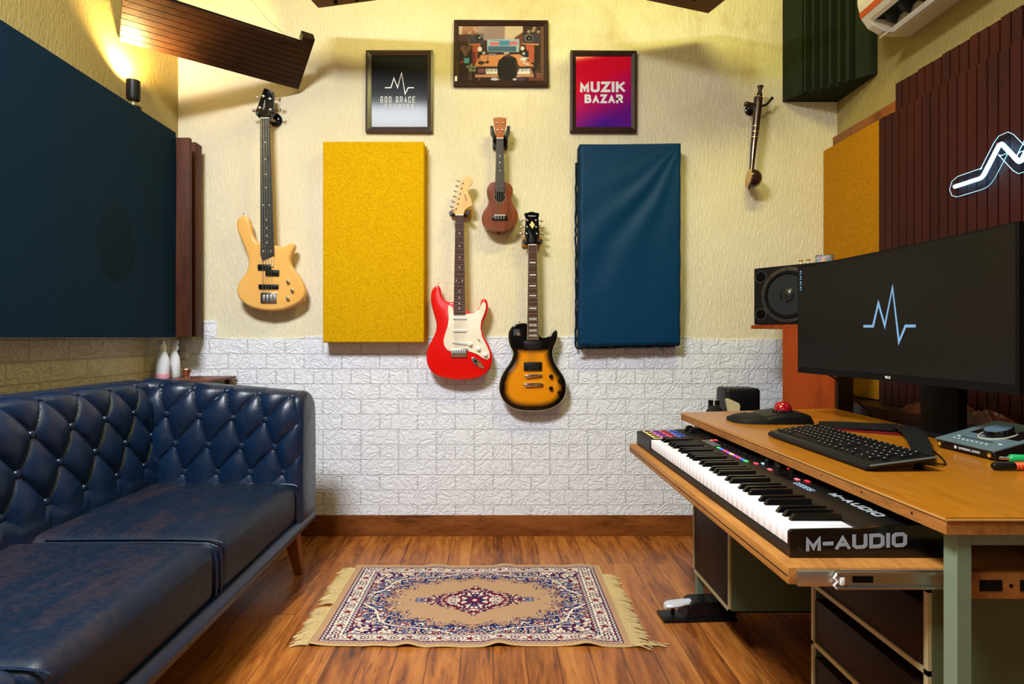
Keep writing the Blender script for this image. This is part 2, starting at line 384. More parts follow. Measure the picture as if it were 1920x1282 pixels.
# ---------------------------------------------------------------- large things on the side walls
M_w = M_white
t = thing('acoustic_panel', (-1.47, 1.6, .962), 'large dark navy fabric acoustic panel on the left wall above the sofa', 'acoustic panel')
def bluepanel(u, v):
    Y = .75+(2.655-.75)*u; z = .962+(1.888-.962)*v
    d = .003*noise.noise(Vector((Y*2, z*2, 1)))
    return Vector((-1.437+d, Y, z))
grid('fabric_face', 60, 40, bluepanel, M_navyf, t)
b = B(); b.box((-1.528, .75, .962), (-1.4385, 2.656, 1.888), .008, 2); b.obj('panel_body', M_navyf, t)
struct_posts = [(2.62, 330, 347, 2.66, 1.868), (2.75, 347, 367, 2.81, 1.878)]
for (y0, xa, xb, y1, zt), lab in zip(struct_posts, ('upright brown wooden post at the edge of the navy wall panel', 'shorter brown wooden post nearer the back wall corner')):
    o = box('wooden_post', (XL+.0075, y0+(.038 if y0 < 2.7 else 0), .966), (P(xb, 0, y0).x, y1+(.02 if y0 < 2.7 else 0), zt), M_post, bev=.002)
    tag(o, lab, 'post')
# spotlight
t = thing('wall_spotlight', (-1.47, 2.34, 1.89), 'small black cylinder spotlight glowing upward above the navy panel', 'lamp')
lx, ly = -1.476, 2.405
B().lathe([(.0, 0), (.030, 0), (.030, .03), (.012, .034), (0, .034)], (lx, ly, 1.877)).obj('base', M_black, t)
B().lathe([(.006, 0), (.006, .04)], (lx, ly, 1.908)).obj('stem', M_chrome, t)
B().lathe([(0, 0), (.024, 0), (.026, .01), (.026, .078), (.022, .078), (.022, .05), (0, .05)], (lx, ly, 1.935)).obj('lamp_shade', M_black, t)
M_bulb = flat('bulb_glow', (1, .8, .5, 1), .5, em=(1, .75, .4, 1), ems=30)
B().lathe([(0, 0), (.016, 0), (.018, .008), (0, .016)], (lx, ly, 1.992)).obj('bulb', M_bulb, t)
# leaning slatted board across the left corner
t = thing('slatted_wood_board', (-1.23, 2.6, 2.17), 'dark slatted wooden board hung across the upper left corner', 'acoustic board')
p0 = Vector((XL+.004, 2.40, 2.18)); p1 = Vector((-.945, 2.838, 2.168)); ex = (p1-p0).normalized()
nrm = Vector((ex.y, -ex.x, 0)); ev = (nrm*.19+Vector((0, 0, .125))).normalized()*1.0; Lb = (p1-p0).length
q0 = p0
wtot = .235; ns = 9; sw = wtot/ns
en = ex.cross(ev).normalized()
if en.z > 0: en = -en
b = B()
for i in range(ns):
    for (a0, a1, o0, o1) in ((i*sw+.0012, (i+1)*sw-.0012, 0, .012),):
        pp = [q0+ev*a0+en*.012, q0+ev*a1+en*.012, q0+ev*a1, q0+ev*a0]
        b.prism([q-en*0 for q in pp], ex*Lb)
b.obj('slats', M_darkwood, t, smooth=False)
b = B(); b.prism([q0, q0+ev*wtot, q0+ev*wtot-en*.012, q0-en*.012], ex*Lb); b.obj('backing', M_black2, t, smooth=False)
b = B(); qq = p1+ev*(wtot-.0); b.prism([qq-ex*.055+en*.012, qq-ex*.0+en*.012, qq-ex*.0-en*.03, qq-ex*.055-en*.03], ev*.035); b.obj('end_block', M_darkwood, t, smooth=False)
b = B(); b.tube([qq-ex*.11, P(500, 35, 2.72), P(470, -2, 2.70), P(440, -60, 2.7)], .0009, 5); b.obj('hanging_wire', M_brass, t)
# ceiling boards
def ceil_board(org, d1, d2, z0, l1, l2, lab, bits):
    t = thing('ceiling_board', (org[0], org[1], z0), lab, 'ceiling panel', 'brown wooden boards hung below the ceiling')
    d1 = Vector((*d1, 0)).normalized(); d2 = Vector((*d2, 0)).normalized(); o = Vector((*org, z0))
    B().prism([o, o+d1*l1, o+d1*l1+d2*l2, o+d2*l2], (0, 0, .02)).obj('board', M_ceilboard, t, smooth=False)
    for (a, c) in bits:
        c0 = o+d1*a+d2*c
        B().lathe([(0, -.012), (.008, -.01), (.009, .0), (.009, .004)], c0).obj('bolt', M_black2, t)
    for (a, c) in ((.1, .1), (l1-.1, .1), (.1, l2-.1), (l1-.1, l2-.1)):
        B().tube([o+d1*a+d2*c+Vector((0, 0, .019)), o+d1*a+d2*c+Vector((0, 0, ZC-z0))], .002, 6).obj('hanging_wire', M_steel, t)
M_ceilboard = wood('ceiling_board_wood', s(112, 64, 22), s(84, 44, 12), 'X', 7, .4)
c0 = PZp(597, 15, 2.45); ceil_board((c0.x, c0.y), (.976, -.217), (-.217, -.976), 2.45, .62, .5, 'brown ceiling board at the top, left of the studio photograph', [(.10, .03), (.20, .03)])
c0 = PZp(1328, 25, 2.45); ceil_board((c0.x, c0.y), (-.948, -.32), (.32, -.948), 2.45, .62, .5, 'brown ceiling board at the top, right of the studio photograph', [(.14, .08)])
# ribbed corner foam
t = thing('corner_foam_trap', (1.55, 2.7, 2.108), 'dark green ribbed foam bass trap in the upper right corner', 'acoustic foam')
prof = [(1.408, WALL-.001), (1.425, 2.80), (1.455, 2.765)]
A0 = Vector((1.455, 2.765)); A1 = Vector((1.598, 2.60)); dd = (A1-A0); nn = Vector((-dd.y, dd.x)).normalized()
if nn.y > 0: nn = -nn
for i in range(6):
    for (k, h) in ((.10, -.014), (.34, .026), (.58, .026), (.86, -.014)):
        q = A0+dd*((i+k)/6)-nn*.012+nn*h; prof.append((q.x, q.y))
prof += [(1.605, 2.598), (1.645, 2.558), (XR-.001, 2.556), (XR-.001, WALL-.001)]
b = B(); b.prism([Vector((p[0], p[1], 2.108)) for p in prof], (0, 0, .6)); b.obj('foam_block', M_foam, t, smooth=False)
# air conditioner
t = thing('air_conditioner', (1.6, 2.0, 2.17), 'white wall air conditioner with an orange stripe, high on the right wall', 'air conditioner')
full = [(1.674, 2.17), (1.60, 2.168), (1.545, 2.178), (1.505, 2.20), (1.478, 2.238), (1.464, 2.29), (1.460, 2.36), (1.475, 2.45), (1.674, 2.46)]
rec = [(1.674, 2.17), (1.60, 2.168), (1.585, 2.172), (1.590, 2.235), (1.56, 2.25), (1.505, 2.215), (1.49, 2.222), (1.478, 2.238), (1.464, 2.29), (1.460, 2.36), (1.475, 2.45), (1.674, 2.46)]
b = B(); b.prism([Vector((x, 2.325, z)) for x, z in full], (0, .032, 0)); b.prism([Vector((x, 1.53, z)) for x, z in full], (0, .032, 0)); b.prism([Vector((x, 1.562, z)) for x, z in rec], (0, .763, 0))
M_acw = flat('ac_plastic', s(214, 206, 192), .35)
b.obj('casing', M_acw, t, smooth=False)
M_orange = flat('orange_stripe', s(190, 72, 24), .35)
b = B(); b.prism([Vector((x, 1.53, z)) for x, z in ((1.4755, 2.240), (1.4695, 2.262), (1.4725, 2.264), (1.479, 2.242))], (0, .8275, 0)); b.obj('stripe', M_orange, t, smooth=False)
b = B(); b.box((1.512, 1.562, 2.222), (1.588, 2.324, 2.23)); b.obj('air_outlet', M_black2, t)
for i in range(10):
    y = 1.6+i*.075
    B().prism([Vector((1.52, y, 2.222)), Vector((1.58, y, 2.222)), Vector((1.578, y+.02, 2.19)), Vector((1.54, y+.02, 2.20))], (0, .003, 0)).obj('vane', M_black, t, smooth=False)
b = B(); b.prism([Vector((x, 1.57, z)) for x, z in ((1.522, 2.145), (1.565, 2.178), (1.567, 2.175), (1.525, 2.141))], (0, .745, 0)); b.obj('louver', M_acw, t, smooth=False)
# right wall cladding
tag(box('acoustic_panel', (1.605, 2.3185, .70), (XR-.001, WALL-.001, 1.87), M_yellow2, bev=.006, seg=3), 'mustard yellow fabric panel on the right wall beside the slatted wood', 'acoustic panel')
tag(box('wooden_batten', (1.652, 2.32, 1.88), (XR-.001, WALL-.001, 1.935), M_base, bev=.001), 'brown wooden strip on the right wall above the mustard panel', 'batten')
def slatpanel(y0, y1, xf, xb, z0, z1, lab, pitch=.04):
    b = B(); y = y1
    k = 0
    while y > y0:
        dz = .002*((k*7) % 3)
        b.box((xf, y-pitch+.006, z0), (xb, y, z1-dz)); y -= pitch; k += 1
    b.box((xb-.004, y0, z0), (xb, y1-.001, z1-.01))
    o = b.obj('slat_cladding', M_slat, smooth=False); tag(o, lab, 'wall panel'); return o
slatpanel(.3, 2.316, 1.588, XR-.002, .705, 1.962, 'taller rear slatted wood panel on the right wall, reaching higher behind the neon sign')
slatpanel(.3, 2.358, 1.550, 1.5865, .70, 1.838, 'dark red brown slatted wood panel carrying the neon sign')
M_ledge = wood('ledge_wood', s(58, 30, 20), s(30, 16, 12), 'Y', 7, .4)
tag(box('low_wall_cabinet', (1.45, .3, .02), (XR-.015, 2.84, .697), M_ledge, bev=.004), 'low dark wooden cabinet along the right wall behind the desk', 'cabinet')
# neon sign
t = thing('neon_sign', (1.5, 1.8, 1.5), 'glowing blue white neon heartbeat sign on clear acrylic, slatted wall', 'neon sign')
XN = 1.532
npx = [(1790, 350), (1842, 333), (1876, 267), (1913, 306)]
pn = [PXp(x, y, XN) for x, y in npx]
yz = [(p.y, p.z) for p in pn]
yz += [(yz[3][0]-.115, yz[2][1]+.09), (yz[3][0]-.20, yz[0][1]-.07), (yz[3][0]-.235, yz[0][1]+.01), (yz[3][0]-.34, yz[0][1]+.012)]
path = []
for i, p in enumerate(yz):      # rounded corners
    if 0 < i < len(yz)-1:
        a = Vector(yz[i-1]); c = Vector(p); d = Vector(yz[i+1])
        va = (a-c).normalized()*.012; vd = (d-c).normalized()*.012
        for tt in (0, .33, .66, 1): path.append((c+va)*(1-tt)**2+c*2*tt*(1-tt)+(c+vd)*tt**2)
    else: path.append(Vector(p))
M_neon = flat('neon_glow', (.5, .8, 1, 1), .5, em=(.30, .72, 1, 1), ems=18)
B().tube([Vector((XN, p.x, p.y)) for p in path], .0058, 10).obj('neon_tube', M_neon, t)
mm = MB('clear_acrylic'); mm.out(col=(.004, .014, .022, 1), rough=.8, alpha=.25, spec=0); M_acr = mm.m
mm = MB('acrylic_edge'); mm.out(col=(.6, .85, 1, 1), rough=.2, em=(.35, .7, .95, 1), ems=.35); M_acre = mm.m  # edge highlight painted as a faint glow, the acrylic is no lamp
def offset(path, d):
    L = []; n = len(path)
    for i, p in enumerate(path):
        a = path[max(i-1, 0)]; c = path[min(i+1, n-1)]; tg = (c-a).normalized(); L.append(p+Vector((-tg.y, tg.x))*d)
    return L
wN = .034
Lf = offset(path, wN); Rt = offset(path, -wN)
def capend(p, dirv, sgn):
    return [p+Vector((dirv.x*math.cos(a)-dirv.y*math.sin(a), dirv.x*math.sin(a)+dirv.y*math.cos(a)))*wN for a in (sgn*PI/4, 0, -sgn*PI/4)]
d0 = (path[0]-path[1]).normalized(); d1 = (path[-1]-path[-2]).normalized()
B().ribbon([Vector(q) for q in path], wN*2, lambda u, v, tt: Vector((XN+.010+tt, u, v)), .003).obj('acrylic_backing', M_acr, t, smooth=False)
outl = Lf+capend(path[-1], d1, 1)+Rt[::-1]+capend(path[0], d0, 1)
B().tube([Vector((XN+.0095, q.x, q.y)) for q in outl], .0010, 5, closed=True).obj('acrylic_edge', M_acre, t)
for q in (path[0], path[5], path[-1]):
    B().lathe([(.003, 0), (.003, .012), (0, .012)], (XN+.005, q.x+.012, q.y+.012), (1, 0, 0), 10).obj('standoff', M_chrome, t)

# ---------------------------------------------------------------- panels and frames on the back wall
t = thing('acoustic_panel', P(700, 642, 2.8), 'bright yellow fabric acoustic panel on the back wall', 'acoustic panel')
Yp = 2.765
a = P(605, 642, Yp); c = P(795, 265, Yp)
b = B(); b.box((a.x, Yp, a.z), (c.x, WALL-.001, c.z), .006, 3); b.obj('panel_body', M_yellow, t)
b = B()    # loose fabric hem on the right side
hem = [Vector((c.x+.002+.006*abs(noise.noise(Vector((0, i*.31, 2)))), WALL-.022+.01*noise.noise(Vector((i*.4, 0, 0))), a.z+(c.z-a.z)*i/40)) for i in range(41)]
b.tube(hem, [.004+.003*abs(noise.noise(Vector((i*.7, 3, 0)))) for i in range(41)], 6); b.obj('fabric_hem', M_yellow, t)
t = thing('acoustic_panel', P(1180, 650, 2.8), 'teal blue velvet acoustic panel with creases on the back wall', 'acoustic panel')
Yq = 2.77
TL, TR, BR, BL = P(1088, 270, Yq), P(1278, 267, Yq), P(1277, 646, Yq), P(1085, 650, Yq)
def velvet(u, v):
    p = (BL*(1-u)+BR*u)*(1-v)+(TL*(1-u)+TR*u)*v
    sx = (1-u); sy = (1-v)
    ang = math.atan2(sy*.99, sx*.5+1e-4); r = math.hypot(sx*.5, sy)
    fold = math.sin(ang*17+.6+noise.noise(Vector((u*3, v*3, 1)))*1.5)*math.exp(-((ang-.98)/.36)**2)*min(1, r*3)*math.exp(-(max(0, r-.55)/.35)**2)
    y = -.0050*fold-.0016*noise.noise(Vector((u*5, v*9, 3)))
    e = min(u, 1-u, 1.8*v, 1.8*(1-v)); y += .012*max(0, 1-e/.025)**2
    x = .004*noise.noise(Vector((u*2, v*11, 7)))*(1 if u < .03 or u > .97 else 0)
    z = -.004*noise.noise(Vector((u*8, 0, 9)))*(v < .03)
    return Vector((p.x+x, p.y+y, p.z+z))
grid('velvet_cover', 90, 180, velvet, M_teal, t)
b = B(); b.box((BL.x+.004, Yq+.012, BL.z+.004), (TR.x-.004, WALL-.001, TR.z-.003), .006, 2)
b.obj('panel_body', M_navyf, t)
b = B()
hem = [Vector((BL.x-.004-.010*abs(noise.noise(Vector((0, i*.41, 2)))), Yq+.05, BL.z-.006+(P(0, 297, Yq).z-BL.z)*i/44)) for i in range(45)]
b.tube(hem, [.005+.005*abs(noise.noise(Vector((i*.7, 3, 0)))) for i in range(45)], 6)
hem = [Vector((BL.x-.006+(BR.x-BL.x)*i/30, Yq+.02+.02*abs(noise.noise(Vector((i*.3, 0, 2)))), BL.z-.006+.004*noise.noise(Vector((0, i*.5, 2)))+.010*i/30)) for i in range(30)]
b.tube(hem, [.006+.004*abs(noise.noise(Vector((i*.5, 3, 0)))) for i in range(30)], 6)
b.obj('ragged_hem', M_navyf, t)

mm = MB('glass_pane'); mm.out(col=(1, 1, 1, 1), rough=.015, trans=1, ior=1.45); M_glass = mm.m
def vcolmat(name, rough=.6, coat=0, bump=0, cr=.02):
    m = MB(name); a = m.add('ShaderNodeAttribute', attribute_name='Col'); m.out(col=a.outputs['Color'], rough=rough, coat=coat, coatr=cr, spec=.1)
    if bump: m.out(nor=m.bump(m.noise(m.coords(), 700, 2), bump))
    return m.m
M_print = vcolmat('glazed_print', .5, .16, 0, .10)
def picture_frame(name, q, inner, lab, cat, fmat, depth=.02):
    """q: outer corners TL TR BR BL px ; inner (l, t, r, b)"""
    Yf = WALL-depth
    t = thing(name, P((q[0][0]+q[1][0])/2, q[2][1], Yf), lab, cat)
    O = [P(x, y, Yf) for x, y in q]; l, tp, r, bt = inner
    I = [P(l, tp, Yf), P(r, tp, Yf), P(r, bt, Yf), P(l, bt, Yf)]
    for i, nm in enumerate(('frame_rail', 'frame_stile', 'frame_rail', 'frame_stile')):
        j = (i+1) % 4; b = B(); D = Vector((0, depth-.001, 0)); ins = Vector((0, .006, 0))
        oa, ob, ia, ib = O[i], O[j], I[i], I[j]; ma = oa.lerp(ia, .35)-Vector((0, .003, 0)); mb = ob.lerp(ib, .35)-Vector((0, .003, 0))
        v = [b.bm.verts.new(p) for p in (oa, ob, mb, ma, ia+ins, ib+ins, oa+D, ob+D, ia+D, ib+D)]
        for f in ((0, 1, 2, 3), (3, 2, 5, 4), (0, 6, 7, 1), (4, 5, 9, 8), (6, 8, 9, 7), (0, 3, 4, 8, 6), (1, 7, 9, 5, 2)): b.bm.faces.new([v[k] for k in f])
        b.obj(nm, fmat, t, smooth=False)
    return t, I, Yf+.009
def print_grid(name, I, Yc, img, parent, mat=None):
    h, w_ = img.shape[:2]
    def f(u, v): p = (I[3]*(1-u)+I[2]*u)*(1-v)+(I[0]*(1-u)+I[1]*u)*v; return Vector((p.x, Yc, p.z))
    ca = np.ones((h, w_, 4), dtype=np.float32); ca[..., :3] = img[::-1]
    return grid(name, w_, h, f, mat or M_print, parent, ca, smooth=False)
def lin(c): return np.array(s(*c)[:3])
# black print with heartbeat logo
M_frameg = flat('grey_brown_frame', s(70, 58, 56), .3)
t, I, Yc = picture_frame('framed_poster', [(686, 94), (812, 94), (811, 248), (685, 247)], (696, 103, 801, 237), 'framed black poster with white heartbeat logo reading GOD GRACE STUDIOS', 'framed poster', M_frameg)
img = np.zeros((40, 30, 3))+lin((14, 15, 19)); print_grid('print', I, Yc, img, t)
Yt = Yc-.0006
fr = lambda u, v, tt: Vector((u, Yt-tt, v))
LOGO = [(722, 164.5), (733, 164.5), (738.5, 146.5), (745.5, 164.5), (753, 136.5), (759.5, 176), (765.5, 164.5), (776, 164.5)]
B().ribbon([Vector((P(x, y, Yt).x, P(x, y, Yt).z)) for x, y in LOGO], .0048, fr).obj('heartbeat_logo', M_prtwhite, t, smooth=False)
k = Yt/F
stroke_text('lettering', 'GOD GRACE', P(713.5, 192.5, Yt), (1, 0, 0), (0, 0, 1), 11.5*k, 3.7*k, 3.05*k, 1.1*k, M_prtwhite, t, narrow={' ': .5})
stroke_text('lettering', 'STUDIOS', P(720.5, 203, Yt), (1, 0, 0), (0, 0, 1), 8*k, 3.6*k, 4.7*k, .8*k, M_prtwhite, t)
b = B(); b.ribbon([Vector((P(713, 199, Yt).x, P(713, 199, Yt).z)), Vector((P(718, 199, Yt).x, P(718, 199, Yt).z))], .0015, fr); b.obj('dash', M_prtwhite, t, smooth=False); b = B()
b.ribbon([Vector((P(780, 199, Yt).x, P(713, 199, Yt).z)), Vector((P(785, 199, Yt).x, P(718, 199, Yt).z))], .0015, fr); b.obj('dash', M_prtwhite, t, smooth=False)
# red purple poster
t, I, Yc = picture_frame('framed_poster', [(1070, 94), (1194, 95), (1193, 248), (1069, 247)], (1080, 104, 1184, 237), 'framed red and purple poster with white MUZIK BAZAR lettering', 'framed poster', M_frame)
yy, xx = np.mgrid[0:80, 0:60]; yy = yy/79.; xx = xx/59.
f1 = np.clip((yy*1.15+xx*.45-.55)/.75, 0, 1)[..., None]; f2 = np.clip((yy-.75)/.3, 0, 1)[..., None]*np.clip(1-abs(xx-.5)*1.6, 0, 1)[..., None]
img = lin((214, 8, 44))*(1-f1)+lin((96, 14, 124))*f1; img = img*(1-f2)+lin((52, 20, 150))*f2
print_grid('print', I, Yc, img, t)
Yt = Yc-.0006; k = Yt/F
stroke_text('lettering', 'MUZIK', P(1087.5, 173, Yt), (1, 0, 0), (0, 0, 1), 20*k, 12.2*k, 2.6*k, 5.0*k, M_prtwhite, t)
stroke_text('lettering', 'BAZAR', P(1096, 193.5, Yt), (1, 0, 0), (0, 0, 1), 16.5*k, 8.6*k, 2.2*k, 4.0*k, M_prtwhite, t)
# studio photograph, drawn on a fine grid
def blank(h, w_, c): return np.zeros((h, w_, 3))+lin(c)
def poly(img, pts, c, sx=1., sy=1., a=1.):
    h, w_ = img.shape[:2]; yy, xx = np.mgrid[0:h, 0:w_]; xx = (xx+.5)/sx; yy = (yy+.5)/sy; ins = np.zeros((h, w_), bool); n = len(pts)
    for i in range(n):
        x0, y0 = pts[i]; x1, y1 = pts[(i+1) % n]
        if y0 == y1: continue
        cnd = ((y0 > yy) != (y1 > yy)) & (xx < (x1-x0)*(yy-y0)/(y1-y0)+x0); ins ^= cnd
    img[ins] = img[ins]*(1-a)+lin(c)*a
def ell(img, cx, cy, rx, ry, c, sx, sy, a=1.):
    h, w_ = img.shape[:2]; yy, xx = np.mgrid[0:h, 0:w_]; d = ((xx+.5)/sx-cx)**2/rx**2+((yy+.5)/sy-cy)**2/ry**2; m_ = d < 1; img[m_] = img[m_]*(1-a)+lin(c)*a
t, I, Yc = picture_frame('framed_photograph', [(851, 37), (1028, 38), (1029, 161), (850, 160)], (860, 47, 1020, 150), 'framed landscape photograph of a mixing desk seen from behind the seated person', 'framed photograph', M_frame)
Wd, Hd = 290, 188; S1 = Wd/1470; S2 = Hd/960     # drawn in zoomed-crop units with origin (185,150)
img = blank(Hd, Wd, (46, 24, 24))
def R(x0, y0, x1, y1, c, a=1.): poly(img, [(x0-185, y0-150), (x1-185, y0-150), (x1-185, y1-150), (x0-185, y1-150)], c, S1, S2, a)
def PP(pts, c, a=1.): poly(img, [(x-185, y-150) for x, y in pts], c, S1, S2, a)
def E(cx, cy, rx, ry, c, a=1.): ell(img, cx-185, cy-150, rx, ry, c, S1, S2, a)
R(185, 150, 1640, 460, (150, 122, 116)); R(185, 150, 250, 300, (188, 160, 130)); R(245, 150, 520, 300, (150, 86, 40)); R(980, 150, 1290, 420, (206, 180, 150)); R(1290, 150, 1640, 470, (62, 38, 34)); R(1600, 150, 1660, 1110, (110, 66, 44))
PP([(1150, 350), (1290, 260), (1290, 600), (1150, 600)], (112, 54, 36)); R(185, 300, 350, 820, (66, 30, 30)); R(185, 470, 420, 1110, (48, 26, 28)); R(500, 400, 680, 700, (60, 32, 30))
PP([(350, 300), (610, 290), (610, 450), (360, 470)], (58, 46, 56)); E(540, 355, 62, 55, (24, 18, 22)); E(540, 360, 14, 12, (190, 185, 190)); E(575, 330, 30, 30, (150, 145, 150), .35)
PP([(1300, 290), (1590, 290), (1580, 450), (1290, 440)], (60, 50, 66)); E(1395, 362, 72, 62, (150, 145, 150)); E(1398, 364, 62, 54, (24, 18, 22)); E(1398, 366, 10, 9, (220, 220, 220))
for (x, y) in ((1395, 250), (1470, 235), (1560, 255), (1490, 190), (470, 200), (500, 240), (380, 270)): E(x, y, 28, 24, (190, 150, 120)); E(x+8, y+6, 12, 10, (70, 44, 36))
PP([(360, 465), (560, 458), (560, 475), (360, 482)], (196, 120, 66)); PP([(1270, 452), (1570, 462), (1560, 488), (1290, 470)], (214, 140, 84))
R(425, 478, 560, 830, (176, 66, 26)); R(425, 600, 480, 830, (120, 36, 26)); PP([(1335, 480), (1490, 490), (1480, 790), (1400, 790)], (190, 74, 26)); R(1490, 490, 1550, 830, (40, 24, 24))
PP([(675, 383), (1230, 380), (1225, 603), (680, 605)], (150, 176, 196)); PP([(690, 500), (1180, 500), (1180, 600), (690, 600)], (62, 100, 130)); R(700, 535, 1170, 540, (30, 60, 90)); R(700, 565, 1170, 570, (30, 60, 90))
R(720, 430, 880, 490, (206, 96, 104)); R(885, 405, 1060, 492, (44, 132, 170)); R(1060, 420, 1200, 480, (206, 96, 110)); R(740, 395, 900, 410, (90, 140, 150))
E(550, 555, 36, 44, (226, 214, 200)); E(1285, 540, 30, 36, (220, 214, 200)); R(1280, 470, 1292, 520, (70, 44, 30)); R(510, 600, 640, 720, (34, 22, 26)); E(618, 625, 24, 24, (210, 205, 205)); E(618, 625, 10, 10, (30, 20, 24)); R(1230, 580, 1390, 700, (34, 24, 30)); E(1305, 632, 22, 22, (215, 210, 210)); E(1305, 632, 9, 9, (30, 20, 24))
PP([(560, 660), (1240, 645), (1485, 850), (450, 862)], (214, 132, 66)); R(455, 850, 1485, 866, (150, 80, 40))
R(700, 630, 830, 665, (130, 120, 120)); R(965, 610, 1050, 640, (190, 165, 140)); R(545, 660, 555, 780, (24, 18, 22)); R(680, 670, 690, 770, (24, 18, 22)); E(572, 795, 52, 34, (26, 20, 26)); E(572, 795, 24, 14, (70, 60, 66)); E(682, 782, 28, 24, (26, 20, 26)); R(600, 780, 690, 800, (26, 20, 26))
PP([(1230, 735), (1280, 690), (1400, 705), (1320, 770)], (206, 204, 212)); PP([(1300, 780), (1400, 820), (1380, 838), (1280, 790)], (210, 206, 210)); PP([(1340, 770), (1360, 690), (1368, 694), (1350, 775)], (70, 70, 130))
PP([(500, 866), (1430, 862), (1440, 1000), (500, 1000)], (30, 20, 24)); R(655, 895, 1420, 990, (228, 222, 216))
for i in range(40):
    if i % 7 not in (2, 6): R(672+i*19, 895, 683+i*19, 945, (26, 18, 22))
for i in range(5):
    for j in range(3): R(520+i*26, 895+j*26, 540+i*26, 915+j*26, (150, 80, 96))
PP([(470, 1000), (1480, 990), (1480, 1040), (470, 1045)], (204, 134, 86)); PP([(1400, 880), (1420, 880), (1480, 1010), (1460, 1015)], (200, 130, 86))
R(525, 1045, 545, 1110, (120, 70, 50)); R(885, 1045, 900, 1110, (130, 84, 60)); R(1390, 1045, 1620, 1110, (112, 50, 36)); E(805, 1078, 70, 22, (196, 200, 220)); E(1220, 1085, 120, 30, (66, 52, 96)); E(1150, 1080, 30, 18, (206, 200, 214))
random.seed(5)
for i in range(26):
    x = random.uniform(215, 400); PP([(x, random.uniform(470, 560)), (x+10, 480), (308, 690), (300, 690)], (120, 78, 78), .7)
PP([(270, 715), (368, 710), (360, 800), (285, 800)], (40, 156, 190)); E(235, 780, 30, 20, (150, 44, 44))
for (x, y, rx, ry) in ((345, 860, 30, 20), (405, 840, 22, 34), (455, 870, 34, 18), (385, 910, 26, 40), (450, 925, 36, 22)): E(x, y, rx, ry, (124, 128, 100))
R(360, 930, 372, 1100, (110, 84, 70)); R(392, 940, 402, 1100, (110, 84, 70))
E(1570, 980, 68, 50, (60, 34, 30)); E(1572, 955, 62, 28, (160, 100, 66)); E(1572, 952, 52, 20, (40, 24, 22)); PP([(1510, 980), (1640, 980), (1610, 1060), (1530, 1060)], (128, 66, 40)); PP([(1540, 950), (1575, 780), (1585, 785), (1560, 950)], (90, 60, 40))
E(1030, 880, 170, 220, (26, 15, 14)); E(900, 900, 50, 170, (26, 15, 14)); E(1130, 880, 80, 190, (26, 15, 14))
for i in range(120):
    an = random.uniform(-1.7, .5); rr = random.uniform(.82, 1.06); x = 1040+165*rr*math.cos(an); y = 870+205*rr*math.sin(an); E(x, y, random.uniform(6, 14), random.uniform(6, 13), random.choice([(44, 26, 22), (70, 44, 36), (26, 15, 14), (96, 64, 50)]))
for _ in range(1):
    pd_ = np.pad(img, ((1, 1), (1, 1), (0, 0)), mode='edge'); img = sum(pd_[i:i+Hd, j:j+Wd] for i in range(3) for j in range(3))/9
gl = img.mean(2, keepdims=True); img = (img*.82+gl*.18)*.85*(1+.10*(np.random.RandomState(1).rand(Hd, Wd, 1)-.5))+.004
print_grid('photo_print', I, Yc, img, t)
box('price_sticker', P(852.5, 152, WALL-.022)-Vector((0, .0008, 0)), P(857, 143, WALL-.022)+Vector((0, .0008, 0)), M_prtwhite, t)

